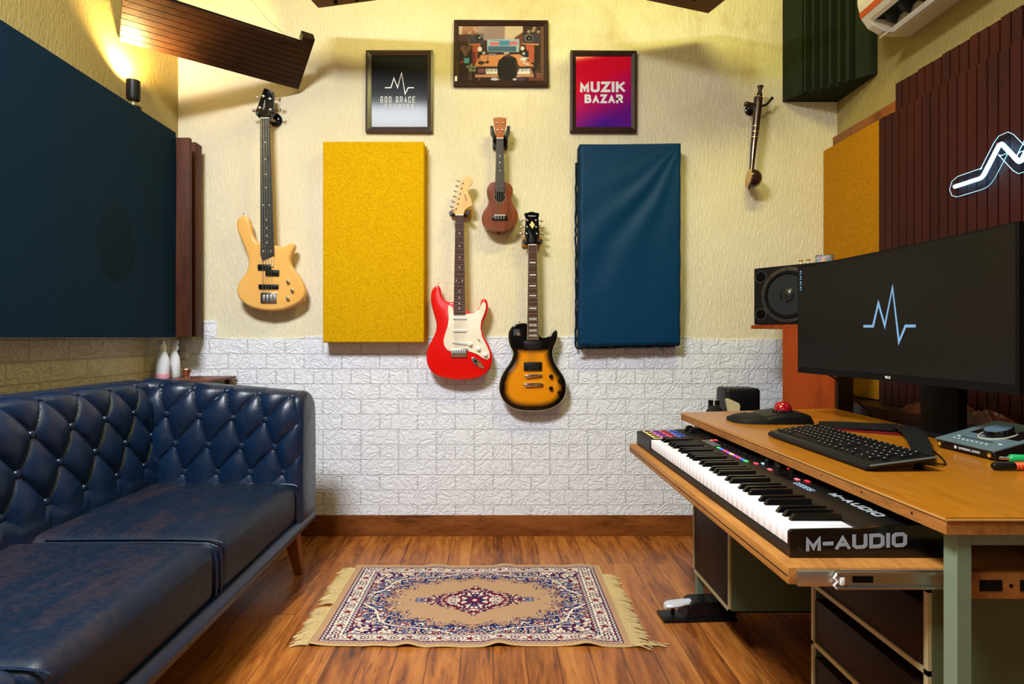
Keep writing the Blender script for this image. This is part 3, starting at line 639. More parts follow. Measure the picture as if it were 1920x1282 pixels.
# ---------------------------------------------------------------- guitars
def conv(pts, ox, oy, k): return [(ox+x/k, oy+y/k) for x, y in pts]
def outline_body(name, px, Yf, th, bev, mat, parent, colfn=None, res=.004, dome=0, sub=5):
    pts = smoothc([P(x, y, Yf) for x, y in px], sub)
    pts = [Vector((p.x, p.z)) for p in pts]
    ar = sum(pts[i].x*pts[(i+1) % len(pts)].y-pts[(i+1) % len(pts)].x*pts[i].y for i in range(len(pts)))
    if ar < 0: pts.reverse()
    n = len(pts)
    nr = []
    for i in range(n):
        tg = (pts[(i+1) % n]-pts[i-1]).normalized(); nr.append(Vector((-tg.y, tg.x)))
    b = B(); bm = b.bm
    levels = [(Yf+th, bev), (Yf+th-bev*.6, bev*.3), (Yf+th-bev, 0), (Yf+bev, 0), (Yf+bev*.35, bev*.25), (Yf+bev*.05, bev*.62)]
    rings = [[bm.verts.new((pts[i].x+nr[i].x*d, y, pts[i].y+nr[i].y*d)) for i in range(n)] for y, d in levels]
    for A, D in zip(rings, rings[1:]):
        for i in range(n): bm.faces.new((A[i], A[(i+1) % n], D[(i+1) % n], D[i]))
    bm.faces.new(rings[0])
    inner = [pts[i]+nr[i]*bev for i in range(n)]
    xs = [p.x for p in inner]; ys = [p.y for p in inner]
    ia = np.array([(p.x, p.y) for p in inner])
    def inside(x, y):
        r = False
        for i in range(n):
            x0, y0 = ia[i]; x1, y1 = ia[(i+1) % n]
            if (y0 > y) != (y1 > y) and x < (x1-x0)*(y-y0)/(y1-y0)+x0: r = not r
        return r
    def dist(x, y):
        a = ia; d = np.roll(ia, -1, 0)-a; q = np.array((x, y))-a
        tt = np.clip((q*d).sum(1)/((d*d).sum(1)+1e-12), 0, 1)[:, None]
        return float(np.sqrt((((q-tt*d)**2).sum(1)).min()))
    V = [Vector(p) for p in inner]; Eg = [(i, (i+1) % n) for i in range(n)]
    dmap = {}
    if colfn or dome:
        g = res; x = min(xs)+g
        while x < max(xs):
            y = min(ys)+g
            while y < max(ys):
                if inside(x, y):
                    dd_ = dist(x, y)
                    if dd_ > g*.5: V.append(Vector((x, y)))
                y += g
            x += g
    ov, oe, of = delaunay_2d_cdt(V, Eg, [], 1, 1e-7)[:3]
    bvs = [bm.verts.new((p.x, Yf-(dome*min(1, dist(p.x, p.y)/.05)**.6 if dome else 0), p.y)) for p in ov]
    for f in of:
        try: bm.faces.new([bvs[k] for k in f])
        except ValueError: pass
    last = rings[-1]
    loc = [bm.verts.new((p.x, Yf, p.y)) for p in inner]
    for i in range(n): bm.faces.new((last[i], last[(i+1) % n], loc[(i+1) % n], loc[i]))
    bmesh.ops.remove_doubles(bm, verts=bm.verts, dist=1e-5)
    bmesh.ops.recalc_face_normals(bm, faces=bm.faces)
    me = bpy.data.meshes.new(name); bm.to_mesh(me); bm.free()
    if colfn:
        ca = me.color_attributes.new('Col', 'FLOAT_COLOR', 'POINT')
        for i, v in enumerate(me.vertices):
            dd_ = dist(v.co.x, v.co.z) if v.co.y < Yf+.001 else 0
            ca.data[i].color = (*colfn(dd_, v.co), 1)
    return link(name, me, mat, parent)
def plate(name, px, Yf, th, mat, parent, smooth_=False, bev=0, sub=4):
    """flat plate of given outline, front at Yf"""
    pts = [P(x, y, Yf) for x, y in px]
    if smooth_: pts = smoothc(pts, sub)
    b = B(); b.prism(pts, (0, th, 0)); 
    if bev:
        es = [e for e in b.bm.edges if all(abs(v.co.y-Yf) < 1e-6 for v in e.verts)]
        bmesh.ops.bevel(b.bm, geom=es, offset=bev, segments=2, profile=.5, affect='EDGES')
    return b.obj(name, mat, parent)
M_maple = wood('maple', s(232, 190, 130), s(214, 166, 104), 'Z', 12, .35)
M_rose = wood('rosewood', s(84, 50, 42), s(58, 34, 30), 'Z', 30, .45)
M_ebony = flat('ebony', s(24, 21, 23), .5)
M_pearl = flat('inlay_dot', s(230, 225, 210), .3)
def tuner(t, post, button, Yh, mat_b, r=.0045, k=1.0):
    p = P(*post, Yh); q = P(*button, Yh+.012)
    B().lathe([(r, 0), (r, .003), (r*.55, .0035), (r*.5, .010), (0, .0105)], (p.x, p.y, p.z), (0, -1, 0), 14).obj('tuner_post', M_chrome, t)
    b = B(); d = (q-P(*post, Yh+.012)); st = P(*post, Yh+.012)
    b.tube([st, q], .0018, 6); dn = d.normalized()
    b.tube([q-dn*.003, q, q+dn*.005, q+dn*.010], [.002, .0055*k, .0065*k, .0045*k], 10, flat=1); b.obj('tuner_button', mat_b, t)
def neck(t, nut, end, saddle, nfrets, boardmat, Yb, neckmat, inlay, nstr, sad_x, heel_y, strr=.0004, last_pt=None, thick=.020):
    (nl, nr_, ny), (el, er, ey) = nut, end
    L = saddle-ny
    pts = [(nl, ny), (nr_, ny), (er, ey)]+([last_pt] if last_pt else [])+[(el, ey)]
    fb = plate('fingerboard', pts, Yb, .006, boardmat, t)
    A = P(nl, ny, Yb+.006); Bq = P(nr_, ny, Yb+.006); hw = (Bq.x-A.x)/2
    c0 = P((nl+nr_)/2, ny, Yb+.006); c1 = P((el+er)/2, heel_y, Yb+.006); hw2 = (P(er, ey, Yb).x-P(el, ey, Yb).x)/2
    b = B()
    rings = []
    for c, h in ((c0, hw), (c1, hw2)):
        rings.append([b.bm.verts.new((c.x+h*.98*math.cos(a), c.y+thick*math.sin(a), c.z)) for a in [PI*k/10 for k in range(11)]])
    for k in range(10): b.bm.faces.new((rings[0][k], rings[0][k+1], rings[1][k+1], rings[1][k]))
    b.bm.faces.new(rings[0]); b.bm.faces.new(rings[1]); b.bm.faces.new((rings[0][0], rings[1][0], rings[1][-1], rings[0][-1])); b.obj('neck', neckmat, t)
    def xat(y): u = (y-ny)/(ey-ny); return nl+(el-nl)*u, nr_+(er-nr_)*u
    b = B(); fy = [ny]
    for k in range(1, nfrets+1):
        y = ny+L*(1-2**(-k/12)); fy.append(y)
        if y > ey-1: break
        a, c = xat(y); p, q = P(a, y, Yb-.0002), P(c, y, Yb-.0002); b.tube([p, q], .0009, 5)
    b.obj('frets', M_steel, fb)
    b = B()
    for k in inlay[1]:
        if k >= len(fy): continue
        y = (fy[k]+fy[k-1])/2; a, c = xat(y); cx = (a+c)/2
        if inlay[0] == 'dot':
            xs_ = [cx] if k not in (12, 24) else [cx-(c-a)*.27, cx+(c-a)*.27]
            for x in xs_: p = P(x, y, Yb); b.lathe([(.0030, 0), (.0030, .0006), (0, .0006)], (p.x, p.y, p.z), (0, -1, 0), 12)
        else:
            hh = min(1.2, (fy[k]-fy[k-1])*.18); ww = (c-a)*.33
            b.prism([P(cx-ww, y-hh, Yb-.0006), P(cx+ww, y-hh, Yb-.0006), P(cx+ww*1.1, y+hh, Yb-.0006), P(cx-ww*1.1, y+hh, Yb-.0006)], (0, .0008, 0))
    b.obj('inlays', M_pearl, fb)
    a, c = nl, nr_
    plate('nut', [(nl, ny-1.6), (nr_, ny-1.6), (nr_, ny), (nl, ny)], Yb-.0018, .006, M_pearl, t)
    for i in range(nstr):
        u = (i+.5)/nstr; x0 = nl+(nr_-nl)*u; x1 = sad_x[0]+(sad_x[1]-sad_x[0])*u
        B().tube([P(x0, ny, Yb-.0025), P(x1, saddle, Yb-.0050)], strr*(1.5-u if nstr > 3 else 1), 5).obj('string', M_steel, t)
    return xat

# --- natural bass
YB1 = 2.775
t = thing('bass_guitar', P(505, 583, YB1), 'natural blond four string electric bass with a black headstock', 'bass guitar')
ob = conv([(205, 132), (250, 165), (275, 240), (290, 320), (330, 392), (380, 420), (450, 428), (520, 440), (600, 457), (650, 442), (690, 421), (725, 428), (736, 465), (705, 535), (688, 590), (700, 650), (755, 735), (820, 835), (846, 930), (820, 1010), (740, 1070), (620, 1115), (500, 1130), (380, 1120), (260, 1085), (165, 1015), (130, 940), (135, 870), (170, 800), (222, 730), (247, 650), (243, 570), (215, 480), (165, 370), (130, 270), (128, 200), (155, 148)], 420, 380, 5.575)
M_natural = wood('natural_finish', s(240, 186, 102), s(232, 172, 88), 'Z', 3, .3, coat=.3, knots=.1)
bd = outline_body('body', ob, YB1, .042, .012, M_natural, t)
xat = neck(t, (487.8, 504.8, 221.6), (488.2, 513.6, 478), 557, 24, M_ebony, YB1-.012, M_maple, ('dot', (3, 5, 7, 9, 12, 15, 17, 19, 21, 24)), 4, (490, 512), 500, .0009, (491.5, 488))
plate('headstock', conv([(355, 75), (375, 76), (435, 103), (440, 130), (440, 240), (450, 290), (430, 315), (403, 345), (322, 345), (292, 315), (280, 275), (300, 240), (315, 190)], 420, 150, 4.75), YB1-.004, .016, M_gloss, t, bev=.001)
for post, but in (((350, 145), (310, 155)), ((318, 248), (272, 268)), ((408, 168), (490, 178)), ((412, 265), (495, 272))):
    tuner(t, conv([post], 420, 150, 4.75)[0], conv([but], 420, 150, 4.75)[0], YB1-.004, M_chrome, .006, 1.5)
ftext('brand_mark', 'Washburn', P(495.5, 206, YB1-.005), (.12, 0, 1), (-1, 0, .12), .0105, M_prtwhite, t, shear=.2)
def rbox(name, x0, y0, x1, y1, Yf, th, mat, parent, bev=.002): 
    a = P(x0, y1, Yf); c = P(x1, y0, Yf); return box(name, (a.x, Yf, a.z), (c.x, Yf+th, c.z), mat, parent, bev)
kk = 5.575
def q2(x, y): return 420+x/kk, 380+y/kk
for (x0, y0, x1, y1) in ((350, 643, 490, 702), (432, 700, 572, 762), (358, 852, 565, 900)):
    a, c = q2(x0, y0), q2(x1, y1); rbox('pickup', a[0], a[1], c[0], c[1], YB1-.009, .010, M_black, t, .003)
a, c = q2(382, 938), q2(550, 1048); br_ = rbox('bridge', a[0], a[1], c[0], c[1], YB1-.006, .007, M_chrome, t, .001)
for i in range(4):
    a, c = q2(395+i*38, 962), q2(422+i*38, 1035); rbox('saddle', a[0], a[1], c[0], c[1], YB1-.011, .006, M_steel, br_, .001)
for x, y in ((676, 827), (720, 917), (674, 1001)):
    p = P(*q2(x, y), YB1); B().lathe([(.009, -.002), (.009, .004), (.0075, .012), (.004, .0145), (0, .015)], p, (0, -1, 0), 18).obj('knob', M_chrome, t)
for x, y in ((205, 128), (485, 1136), (830, 1005)):
    p = P(*q2(x, y), YB1+.02); B().lathe([(.004, 0), (.002, .003), (.005, .008), (0, .009)], p-Vector((0, 0, 0)), ((0, 0, 1) if y < 200 else (0, 0, -1)) if x < 800 else (1, 0, -.4), 12).obj('strap_button', M_chrome, t)

# --- red double-cutaway guitar
k4 = 4.93
def c4(l): return conv(l, 780, 520, k4)
YS = 2.775
t = thing('electric_guitar', P(860, 713, YS), 'red double cutaway electric guitar with white pickguard and maple headstock', 'guitar')
ob = c4([(205, 73), (228, 110), (242, 170), (272, 210), (312, 228), (350, 225), (400, 260), (458, 300), (510, 325), (560, 310), (590, 265), (602, 215), (628, 195), (655, 213), (667, 270), (655, 340), (622, 410), (612, 470), (632, 550), (670, 620), (700, 700), (706, 780), (680, 850), (620, 910), (540, 940), (430, 950), (330, 945), (230, 925), (150, 880), (105, 810), (94, 730), (110, 650), (150, 570), (184, 490), (186, 420), (162, 330), (140, 240), (138, 150), (162, 92)])
M_red = flat('red_lacquer', s(226, 14, 10), .16, coat=.6)
outline_body('body', ob, YS, .042, .010, M_red, t)
gp = c4([(300, 258), (322, 262), (345, 290), (348, 338), (456, 338), (530, 332), (583, 298), (605, 245), (625, 224), (645, 240), (645, 290), (625, 350), (600, 400), (594, 470), (610, 550), (650, 620), (680, 690), (682, 742), (658, 760), (615, 745), (570, 710), (520, 690), (485, 684), (476, 664), (332, 664), (322, 684), (290, 672), (262, 632), (254, 580), (270, 520), (295, 450), (305, 380), (296, 310)])
M_cr = flat('cream_pickguard', s(244, 232, 208), .12, coat=.5)
gd = plate('pickguard', gp, YS-.0025, .003, M_cr, t, bev=.0008)
xat = neck(t, (853.8, 869.2, 403.6), (850.4, 872.3, 588.5), 655, 22, M_rose, YS-.012, M_maple, ('dot', (3, 5, 7, 9, 12, 15, 17, 19, 21)), 6, (850, 872), 590, .0004)
k3 = 5.828
def c3(l): return conv(l, 780, 320, k3)
hs = c3([(430, 490), (425, 455), (412, 430), (428, 370), (443, 310), (458, 250), (470, 190), (485, 120), (500, 80), (530, 60), (570, 54), (605, 73), (618, 112), (605, 150), (575, 182), (560, 220), (580, 262), (605, 315), (613, 385), (565, 398), (530, 430), (520, 465), (519, 490)])
plate('headstock', hs, YS-.006, .014, M_maple, t, bev=.001)
for i, (px_, py_) in enumerate(((435, 412), (455, 357), (466, 300), (480, 245), (495, 188), (510, 132))):
    tuner(t, c3([(px_, py_)])[0], c3([(px_-42, py_-18)])[0], YS-.006, M_chrome, .0042)
o_ = c3([(560, 345)])[0]
ftext('brand_mark', 'Squier', P(*c3([(560, 335)])[0], YS-.0065), (-.25, 0, 1), (-1, 0, -.25), .014, M_darkwood, t, shear=.5, off=-.0002)
for (x0, y0, x1, y1) in ((340, 367, 470, 388), (340, 481, 470, 504)):
    a, c = c4([(x0, y0), (x1, y1)]); rbox('pickup', a[0], a[1], c[0], c[1], YS-.008, .006, M_white, gd, .002)
p = c4([(338, 590), (472, 603), (470, 625), (338, 606)]); plate('pickup', p, YS-.008, .006, M_white, gd, bev=.001)
b = B()
for yrow in (377, 492):
    for i in range(6): q = P(*c4([(352+i*21, yrow)])[0], YS-.008); b.lathe([(.0017, 0), (.0017, .0006), (0, .0006)], q, (0, -1, 0), 8)
for i in range(6): q = P(*c4([(352+i*21, 597+i*2.7)])[0], YS-.008); b.lathe([(.0017, 0), (.0017, .0006), (0, .0006)], q, (0, -1, 0), 8)
for x, y in ((311, 275), (625, 243), (612, 360), (302, 470), (268, 568), (300, 665), (640, 635), (470, 338), (480, 670), (555, 545), (597, 540), (606, 603)):
    q = P(*c4([(x, y)])[0], YS-.0025); b.lathe([(.0020, 0), (.0016, .0008), (0, .0008)], q, (0, -1, 0), 8)
b.obj('screws', M_steel, gd)
for x, y in ((502, 616), (578, 660), (641, 714)):
    q = P(*c4([(x, y)])[0], YS-.0025); kn = B().lathe([(.0115, 0), (.0115, .003), (.0075, .006), (.0068, .014), (0, .0145)], q, (0, -1, 0), 20).obj('knob', M_white, gd)
b = B(); q = c4([(572, 568), (592, 590)]); b.tube([P(*q[0], YS-.005), P(*q[1], YS-.005)], .0016, 6); b.obj('selector_switch', M_black, gd)
a, c = c4([(325, 656), (470, 738)]); brd = rbox('bridge', a[0], a[1], c[0], c[1], YS-.007, .008, M_steel, t, .001)
for i in range(6):
    a, c = c4([(331+i*23, 672), (349+i*23, 730)]); rbox('saddle', a[0], a[1], c[0], c[1], YS-.011, .005, M_chrome, brd, .001)
p = c4([(512, 745), (530, 738), (560, 752), (600, 785), (630, 825), (628, 842), (600, 838), (560, 815), (525, 785)])
jk = plate('output_jack_plate', p, YS-.004, .005, M_chrome, t, True, .001)
q = P(*c4([(548, 775)])[0], YS-.006); B().lathe([(.006, 0), (.006, .002), (.003, .002), (0, -.004)], q, (0, -1, 0), 12).obj('jack_socket', M_black2, jk)
for x, y, ax in ((208, 70, (0, 0, 1)), (402, 952, (0, 0, -1))):
    p = P(*c4([(x, y)])[0], YS+.02); B().lathe([(.004, -.002), (.002, .003), (.005, .008), (0, .009)], p, ax, 12).obj('strap_button', M_chrome, t)

# --- sunburst single-cutaway guitar
YG = 2.78
t = thing('electric_guitar', P(1000, 768, YG), 'sunburst single cutaway electric guitar with black edges and amber centre', 'guitar')
ob = c4([(1030, 427), (960, 425), (900, 445), (863, 492), (855, 560), (870, 630), (896, 685), (893, 735), (868, 792), (820, 860), (785, 930), (770, 1010), (780, 1080), (820, 1150), (890, 1205), (980, 1228), (1080, 1233), (1190, 1225), (1290, 1190), (1355, 1130), (1384, 1060), (1384, 980), (1360, 910), (1312, 840), (1277, 770), (1262, 700), (1275, 640), (1300, 580), (1307, 520), (1298, 489), (1275, 495), (1250, 527), (1210, 550), (1170, 552), (1135, 530), (1100, 480)])
cam_, cbk = lin((226, 140, 18)), lin((14, 10, 8)); cbr = lin((120, 56, 10))
def burst(d, co):
    zt = P(0, 664, YG).z; fz = (zt-co.z)/.03
    px_ = CX+co.x*F/YG; py_ = CY-(co.z-H)*F/YG
    cx_ = 1000; hw_ = 33+ (py_-655)*.32 if py_ < 715 else 53
    dd_ = min(d-.017, (hw_-abs(px_-cx_))*YG/F, (py_-656)*YG/F)
    u = max(0, min(1, dd_/.026+.15))
    return tuple(cbk*(1-u)**1+cam_*u if u > .5 else cbk*(1-2*u)+(cbk*.5+cam_*.5)*2*u*.9+cbr*0)
M_burst = vcolmat('sunburst_lacquer', .14, .6)
outline_body('body', ob, YG, .046, .006, M_burst, t, burst, .004, dome=.006)
b = B()    # cream edge binding
pts = smoothc([P(x, y, YG+.004) for x, y in ob], 5); b.tube(pts, .0017, 5, closed=True); b.obj('binding', M_cream, t)
xat = neck(t, (991, 1006.1, 459.3), (988.5, 1009.8, 637.6), 703.6, 22, M_rose, YG-.019, M_gloss, ('bar', (3, 5, 7, 9, 12, 15, 17, 19, 21)), 6, (989, 1009), 640, .0004)
b = B()
for sd in (0, 1):
    x0, x1 = ((991, 988.5), (1006.1, 1009.8))[sd]; b.tube([P(x0, 459.3, YG-.0165), P(x1, 637.6, YG-.0165)], .0013, 5)
b.obj('neck_binding', M_cream, t)
hs = c3([(1180, 472), (1200, 458), (1225, 462), (1240, 450), (1265, 447), (1290, 450), (1305, 462), (1330, 458), (1350, 472), (1336, 520), (1342, 560), (1350, 700), (1338, 745), (1318, 815), (1230, 815), (1205, 745), (1188, 700), (1196, 560), (1203, 520)])
plate('headstock', hs, YG-.012, .014, M_gloss, t, bev=.001)
for (x, y, bx, by) in ((1218, 545, 1157, 545), (1215, 617, 1157, 618), (1213, 690, 1155, 688), (1312, 545, 1365, 548), (1315, 617, 1368, 618), (1322, 690, 1370, 690)):
    tuner(t, c3([(x, y)])[0], c3([(bx, by)])[0], YG-.012, M_chrome, .0045)
p = c3([(1268, 548), (1298, 590), (1272, 635), (1240, 590)]); plate('headstock_inlay', p, YG-.0128, .001, flat('gold_inlay', s(226, 210, 130), .3), t)
ftext('brand_mark', 'Washburn', P(*c3([(1265, 500)])[0], YG-.0125), (1, 0, 0), (0, 0, 1), .0085, M_prtwhite, t, shear=.25, align='CENTER')
b = B(); q = c3([(1250, 730), (1290, 730), (1285, 790), (1255, 790)]); plate('truss_cover', q, YG-.0135, .002, M_black, t)
for (y0, y1) in ((588, 662), (782, 862)):
    a, c = c4([(997, y0), (1165, y1)]); pk = rbox('pickup', a[0], a[1], c[0], c[1], YG-.014, .012, M_black, t, .002)
    b = B(); zc = (y0+y1)/2
    for yr in (zc-17, zc+17):
        for i in range(6): q = P(*c4([(1032+i*20, yr)])[0], YG-.014); b.lathe([(.0014, 0), (.0014, .0008), (0, .0008)], q, (0, -1, 0), 8)
    for x in (1003, 1158):
        for yr in (y0+8, zc, y1-8): q = P(*c4([(x, yr)])[0], YG-.014); b.lathe([(.0011, 0), (.0011, .0006), (0, .0006)], q, (0, -1, 0), 8)
    b.obj('pole_pieces', M_chrome, pk)
p = c4([(1000, 905), (1020, 900), (1165, 893), (1165, 915), (1025, 930)]); plate('bridge', p, YG-.017, .012, M_chrome, t, bev=.001)
p = c4([(990, 980), (1000, 976), (1165, 974), (1178, 985), (1165, 1008), (1015, 1014)]); plate('tailpiece', p, YG-.016, .012, M_chrome, t, bev=.002)
for x, y in ((1248, 915), (1328, 954), (1248, 1025), (1326, 1065)):
    q = P(*c4([(x, y)])[0], YG-.005); B().lathe([(.011, 0), (.0105, .006), (.008, .014), (0, .0145)], q, (0, -1, 0), 20).obj('knob', M_gloss, t)
q = P(*c4([(945, 522)])[0], YG-.004); B().lathe([(.009, 0), (.008, .002), (.003, .003), (.0025, .012), (.003, .015), (0, .016)], q, (0, -1, 0), 16).obj('selector_switch', M_chrome, t)
for x, y, ax in ((957, 424, (0, 0, 1)), (1070, 1236, (0, 0, -1))):
    p = P(*c4([(x, y)])[0], YG+.02); B().lathe([(.004, -.002), (.002, .003), (.005, .008), (0, .009)], p, ax, 12).obj('strap_button', M_chrome, t)

# --- ukulele
YU = 2.775
k5 = 5.125
def c5(l): return conv(l, 860, 200, k5)
t = thing('ukulele', P(937, 436, YU), 'small brown mahogany ukulele with a round sound hole', 'ukulele')
M_maho = wood('mahogany', s(136, 70, 36), s(84, 38, 20), 'Z', 14, .3, 16, coat=.25, knots=.25)
M_maho2 = wood('light_mahogany', s(178, 104, 46), s(146, 78, 32), 'Z', 20, .35)
ob = c5([(350, 719), (305, 733), (275, 780), (272, 830), (288, 895), (275, 950), (238, 1005), (222, 1075), (240, 1135), (290, 1178), (350, 1196), (400, 1200), (460, 1192), (528, 1152), (566, 1085), (565, 1015), (530, 950), (508, 900), (512, 855), (522, 800), (500, 748), (445, 719), (395, 716)])
outline_body('body', ob, YU, .058, .003, M_maho, t)
q = P(*c5([(396, 868)])[0], YU)
B().lathe([(.0262, 0), (.0262, .0006), (0, .0006)], q, (0, -1, 0), 32).obj('sound_hole', M_black2, t)
b = B(); b.tube([q+Vector((.0262*math.cos(a), -.0006, .0262*math.sin(a))) for a in [2*PI*i/40 for i in range(40)]], .0009, 5, closed=True); b.obj('rosette', M_cream, t)
nl, ny = c5([(362, 305)])[0]; nr_ = c5([(430, 305)])[0][0]; el, ey = c5([(350, 820)])[0]; er = c5([(442, 820)])[0][0]; sy = c5([(0, 1042)])[0][1]
neck(t, (nl, nr_, ny), (el, er, ey), sy, 17, M_ebony, YU-.008, M_maho2, ('dot', (5, 7, 10)), 4, c5([(352, 0)])[0][:1]+c5([(437, 0)])[0][:1], ey-20, .0007, thick=.015)
plate('headstock', c5([(333, 108), (345, 110), (393, 100), (445, 110), (460, 108), (455, 180), (440, 240), (430, 306), (362, 306), (352, 240), (340, 180)]), YU-.008, .012, M_maho2, t, bev=.001)
for x, y in ((362, 162), (428, 162), (372, 228), (420, 228)):
    p = P(*c5([(x, y)])[0], YU-.008); B().lathe([(.0045, 0), (.0035, .002), (.002, .003), (.002, .010), (0, .0105)], p, (0, -1, 0), 12).obj('tuner_post', M_chrome, t)
    p2 = p+Vector((0, .012, 0)); B().lathe([(.002, 0), (.002, .008), (.006, .010), (.005, .02), (0, .021)], p2, (0, 1, 0), 12).obj('tuner_button', M_white, t)
a, c = c5([(320, 1046), (470, 1088)]); bg = rbox('bridge', a[0], a[1], c[0], c[1], YU-.006, .007, M_black, t, .0015)
a, c = c5([(345, 1037), (447, 1046)]); rbox('saddle', a[0], a[1], c[0], c[1], YU-.009, .009, M_pearl, bg, .0005)
for i in range(4):
    x = 356+i*26; q0_, q1_ = c5([(x, 1046), (x, 1082)]); B().tube([P(*q0_, YU-.0085), P(*q1_, YU-.0072)], .0008, 5).obj('string_end', M_pearl, bg)
p = P(*c5([(384, 1200)])[0], YU+.02); B().lathe([(.004, -.003), (.002, .003), (.006, .012), (0, .013)], p, (0, 0, -1), 12).obj('strap_button', M_black, t)

# --- hangers
M_yel = wood('hanger_wood', s(196, 134, 40), s(150, 92, 26), 'X', 10, .4)
def hanger(px, py, Yh, lab, plate_px, arm=9.5, rub=.010):
    t = thing('guitar_hanger', P(px, py, WALL), lab, 'wall hanger', 'wall hangers holding the instruments')
    x0, y0, x1, y1 = plate_px
    a = P(x0, y1, WALL-.02); c = P(x1, y0, WALL-.02); box('wall_block', (a.x, WALL-.02, a.z), (c.x, WALL-.001, c.z), M_yel, t, .002)
    ct = P(px, py+2, Yh); b = B(); b.tube([Vector((ct.x, WALL-.021, ct.z)), Vector((ct.x, Yh+.034, ct.z))], .006, 8); b.obj('arm', M_black, t)
    for sg in (-1, 1):
        w0 = arm*Yh/F
        b = B(); b.tube([Vector((ct.x, Yh+.034, ct.z)), Vector((ct.x+sg*w0, Yh+.034, ct.z)), Vector((ct.x+sg*(w0+.003), Yh+.02, ct.z)), Vector((ct.x+sg*(w0+.004), Yh-.012, ct.z+.004))], [.006, rub*.8, rub, rub*.9], 10); b.obj('yoke', M_black, t)
hanger(861.5, 399, YS, 'wooden and black hanger holding the red guitar', (846, 392, 884, 408), 14, .0105)
hanger(998.5, 452, YG, 'wooden and black hanger holding the sunburst guitar', (978, 444, 1014, 462), 13.5, .0105)
t = thing('guitar_hanger', P(937, 255, WALL), 'black plastic hanger holding the ukulele', 'wall hanger', 'wall hangers holding the instruments')
plate('wall_block', c5([(328, 270), (470, 270), (470, 392), (328, 392)]), WALL-.03, .029, M_black, t, bev=.002)
for sg in (0, 1):
    pts = [(303, 182), (332, 182), (340, 240), (352, 262), (352, 300), (330, 300), (328, 270), (306, 240)]
    if sg: pts = [(798-x, y) for x, y in pts]
    plate('yoke', c5(pts), YU-.004, .05, M_black, t, bev=.002)
t = thing('guitar_hanger', P(518, 226, WALL), 'round black hanger beside the bass headstock', 'wall hanger', 'wall hangers holding the instruments')
p = P(518, 226, WALL); B().lathe([(.031, .001), (.031, .010), (.02, .016), (0, .018)], p, (0, -1, 0), 28).obj('wall_plate', M_gloss, t)
b = B(); b.tube([P(517, 227, WALL-.014), P(512, 226, 2.815), P(506, 216, 2.80)], .006, 8); b.obj('arm', M_steel, t)
for pts in ([P(506, 216, 2.8), P(510, 214, 2.79), P(509, 208, 2.765)], [P(506, 216, 2.8), P(486, 218, 2.80), P(482, 212, 2.765)]):
    B().tube(pts, [.006, .009, .008], 8).obj('yoke', M_black, t)
# --- one-stringed folk lute on a hook
t = thing('folk_lute', P(1408, 350, 2.78), 'dark wooden one stringed lute with a small round skin body', 'string instrument')
M_dk = flat('dark_lacquer_wood', s(46, 24, 20), .22, coat=.3)
M_skin = flat('skin_hide', s(186, 150, 100), .6)
k6 = 5.342
def c6(x, y, Y=2.78): return P(1360+x/k6, 140+y/k6, Y)
nb = [c6(262, 960), c6(285, 700), c6(298, 600), c6(305, 540), c6(325, 300), c6(330, 240), c6(338, 220), c6(342, 200), c6(345, 175), c6(348, 150), c6(352, 115)]
B().tube(nb, [.010, .0145, .016, .0165, .0195, .0200, .012, .0135, .009, .0085, .0145], 16).obj('neck', M_dk, t)
for (x, y) in ((300, 522), (297, 577), (291, 632)):
    c0 = c6(x, y); b = B(); d = (nb[4]-nb[0]).normalized(); b.tube([c0-d*.0016, c0+d*.0016], .0178, 18); b.obj('ring', M_brass, t)
B().tube([c6(330, 237), c6(331, 233)], .0215, 18).obj('ring', M_brass, t)
cb = c6(268, 1040); ax = Vector((-1, .10, .12))
B().lathe([(.044*math.sin(a), .044*(-math.cos(a))) for a in [PI*.62*i/12 for i in range(13)]], cb+ax.normalized()*.0, ax, 28).obj('gourd_body', M_dk, t)
hh = .044*(-math.cos(PI*.62)); rr = .044*math.sin(PI*.62)
B().lathe([(rr+.0006, hh-.004), (rr+.0006, hh+.002), (rr*.9, hh+.004), (0, hh+.005)], cb, ax, 24).obj('skin_head', M_skin, t)
b = B(); q = Vector((0, 0, 1)).rotation_difference(ax.normalized())
for i in range(10): b.lathe([(.0022, 0), (.0022, .002), (0, .003)], cb+q@Vector(((rr+.001)*math.cos(i*.628), (rr+.001)*math.sin(i*.628), hh)), ax, 8)
b.obj('studs', M_brass, t)
B().tube([c6(240, 1125), c6(240, 1155)], [.005, .0035], 10).obj('end_pin', M_dk, t)
B().tube([c6(288, 300, 2.765), c6(255, 295, 2.765), c6(205, 295, 2.765), c6(190, 292, 2.765)], [.008, .008, .013, .008], 12).obj('tuning_peg', M_dk, t)
B().tube([c6(333, 245, 2.762), c6(255, 1010, 2.755)], .0005, 5).obj('string', M_brass, t)
t = thing('wall_hook', P(1400, 210, WALL), 'black curved iron wall hook holding the folk lute', 'hook')
B().lathe([(.026, .001), (.026, .006), (.018, .012), (0, .014)], c6(245, 360, WALL), (0, -1, 0), 24).obj('wall_plate', M_gloss, t)
b = B(); b.tube(smoothc([c6(250, 350, WALL-.012), c6(270, 330, 2.815), c6(350, 316, 2.806), c6(410, 300, 2.802), c6(445, 262, 2.80), c6(462, 240, 2.80)], 5, False), .0058, 10); b.obj('hook', M_gloss, t)
b = B(); b.tube([c6(462, 240, 2.80), c6(472, 233, 2.80)], [.007, .0085], 10); b.obj('hook_tip', M_gloss, t)

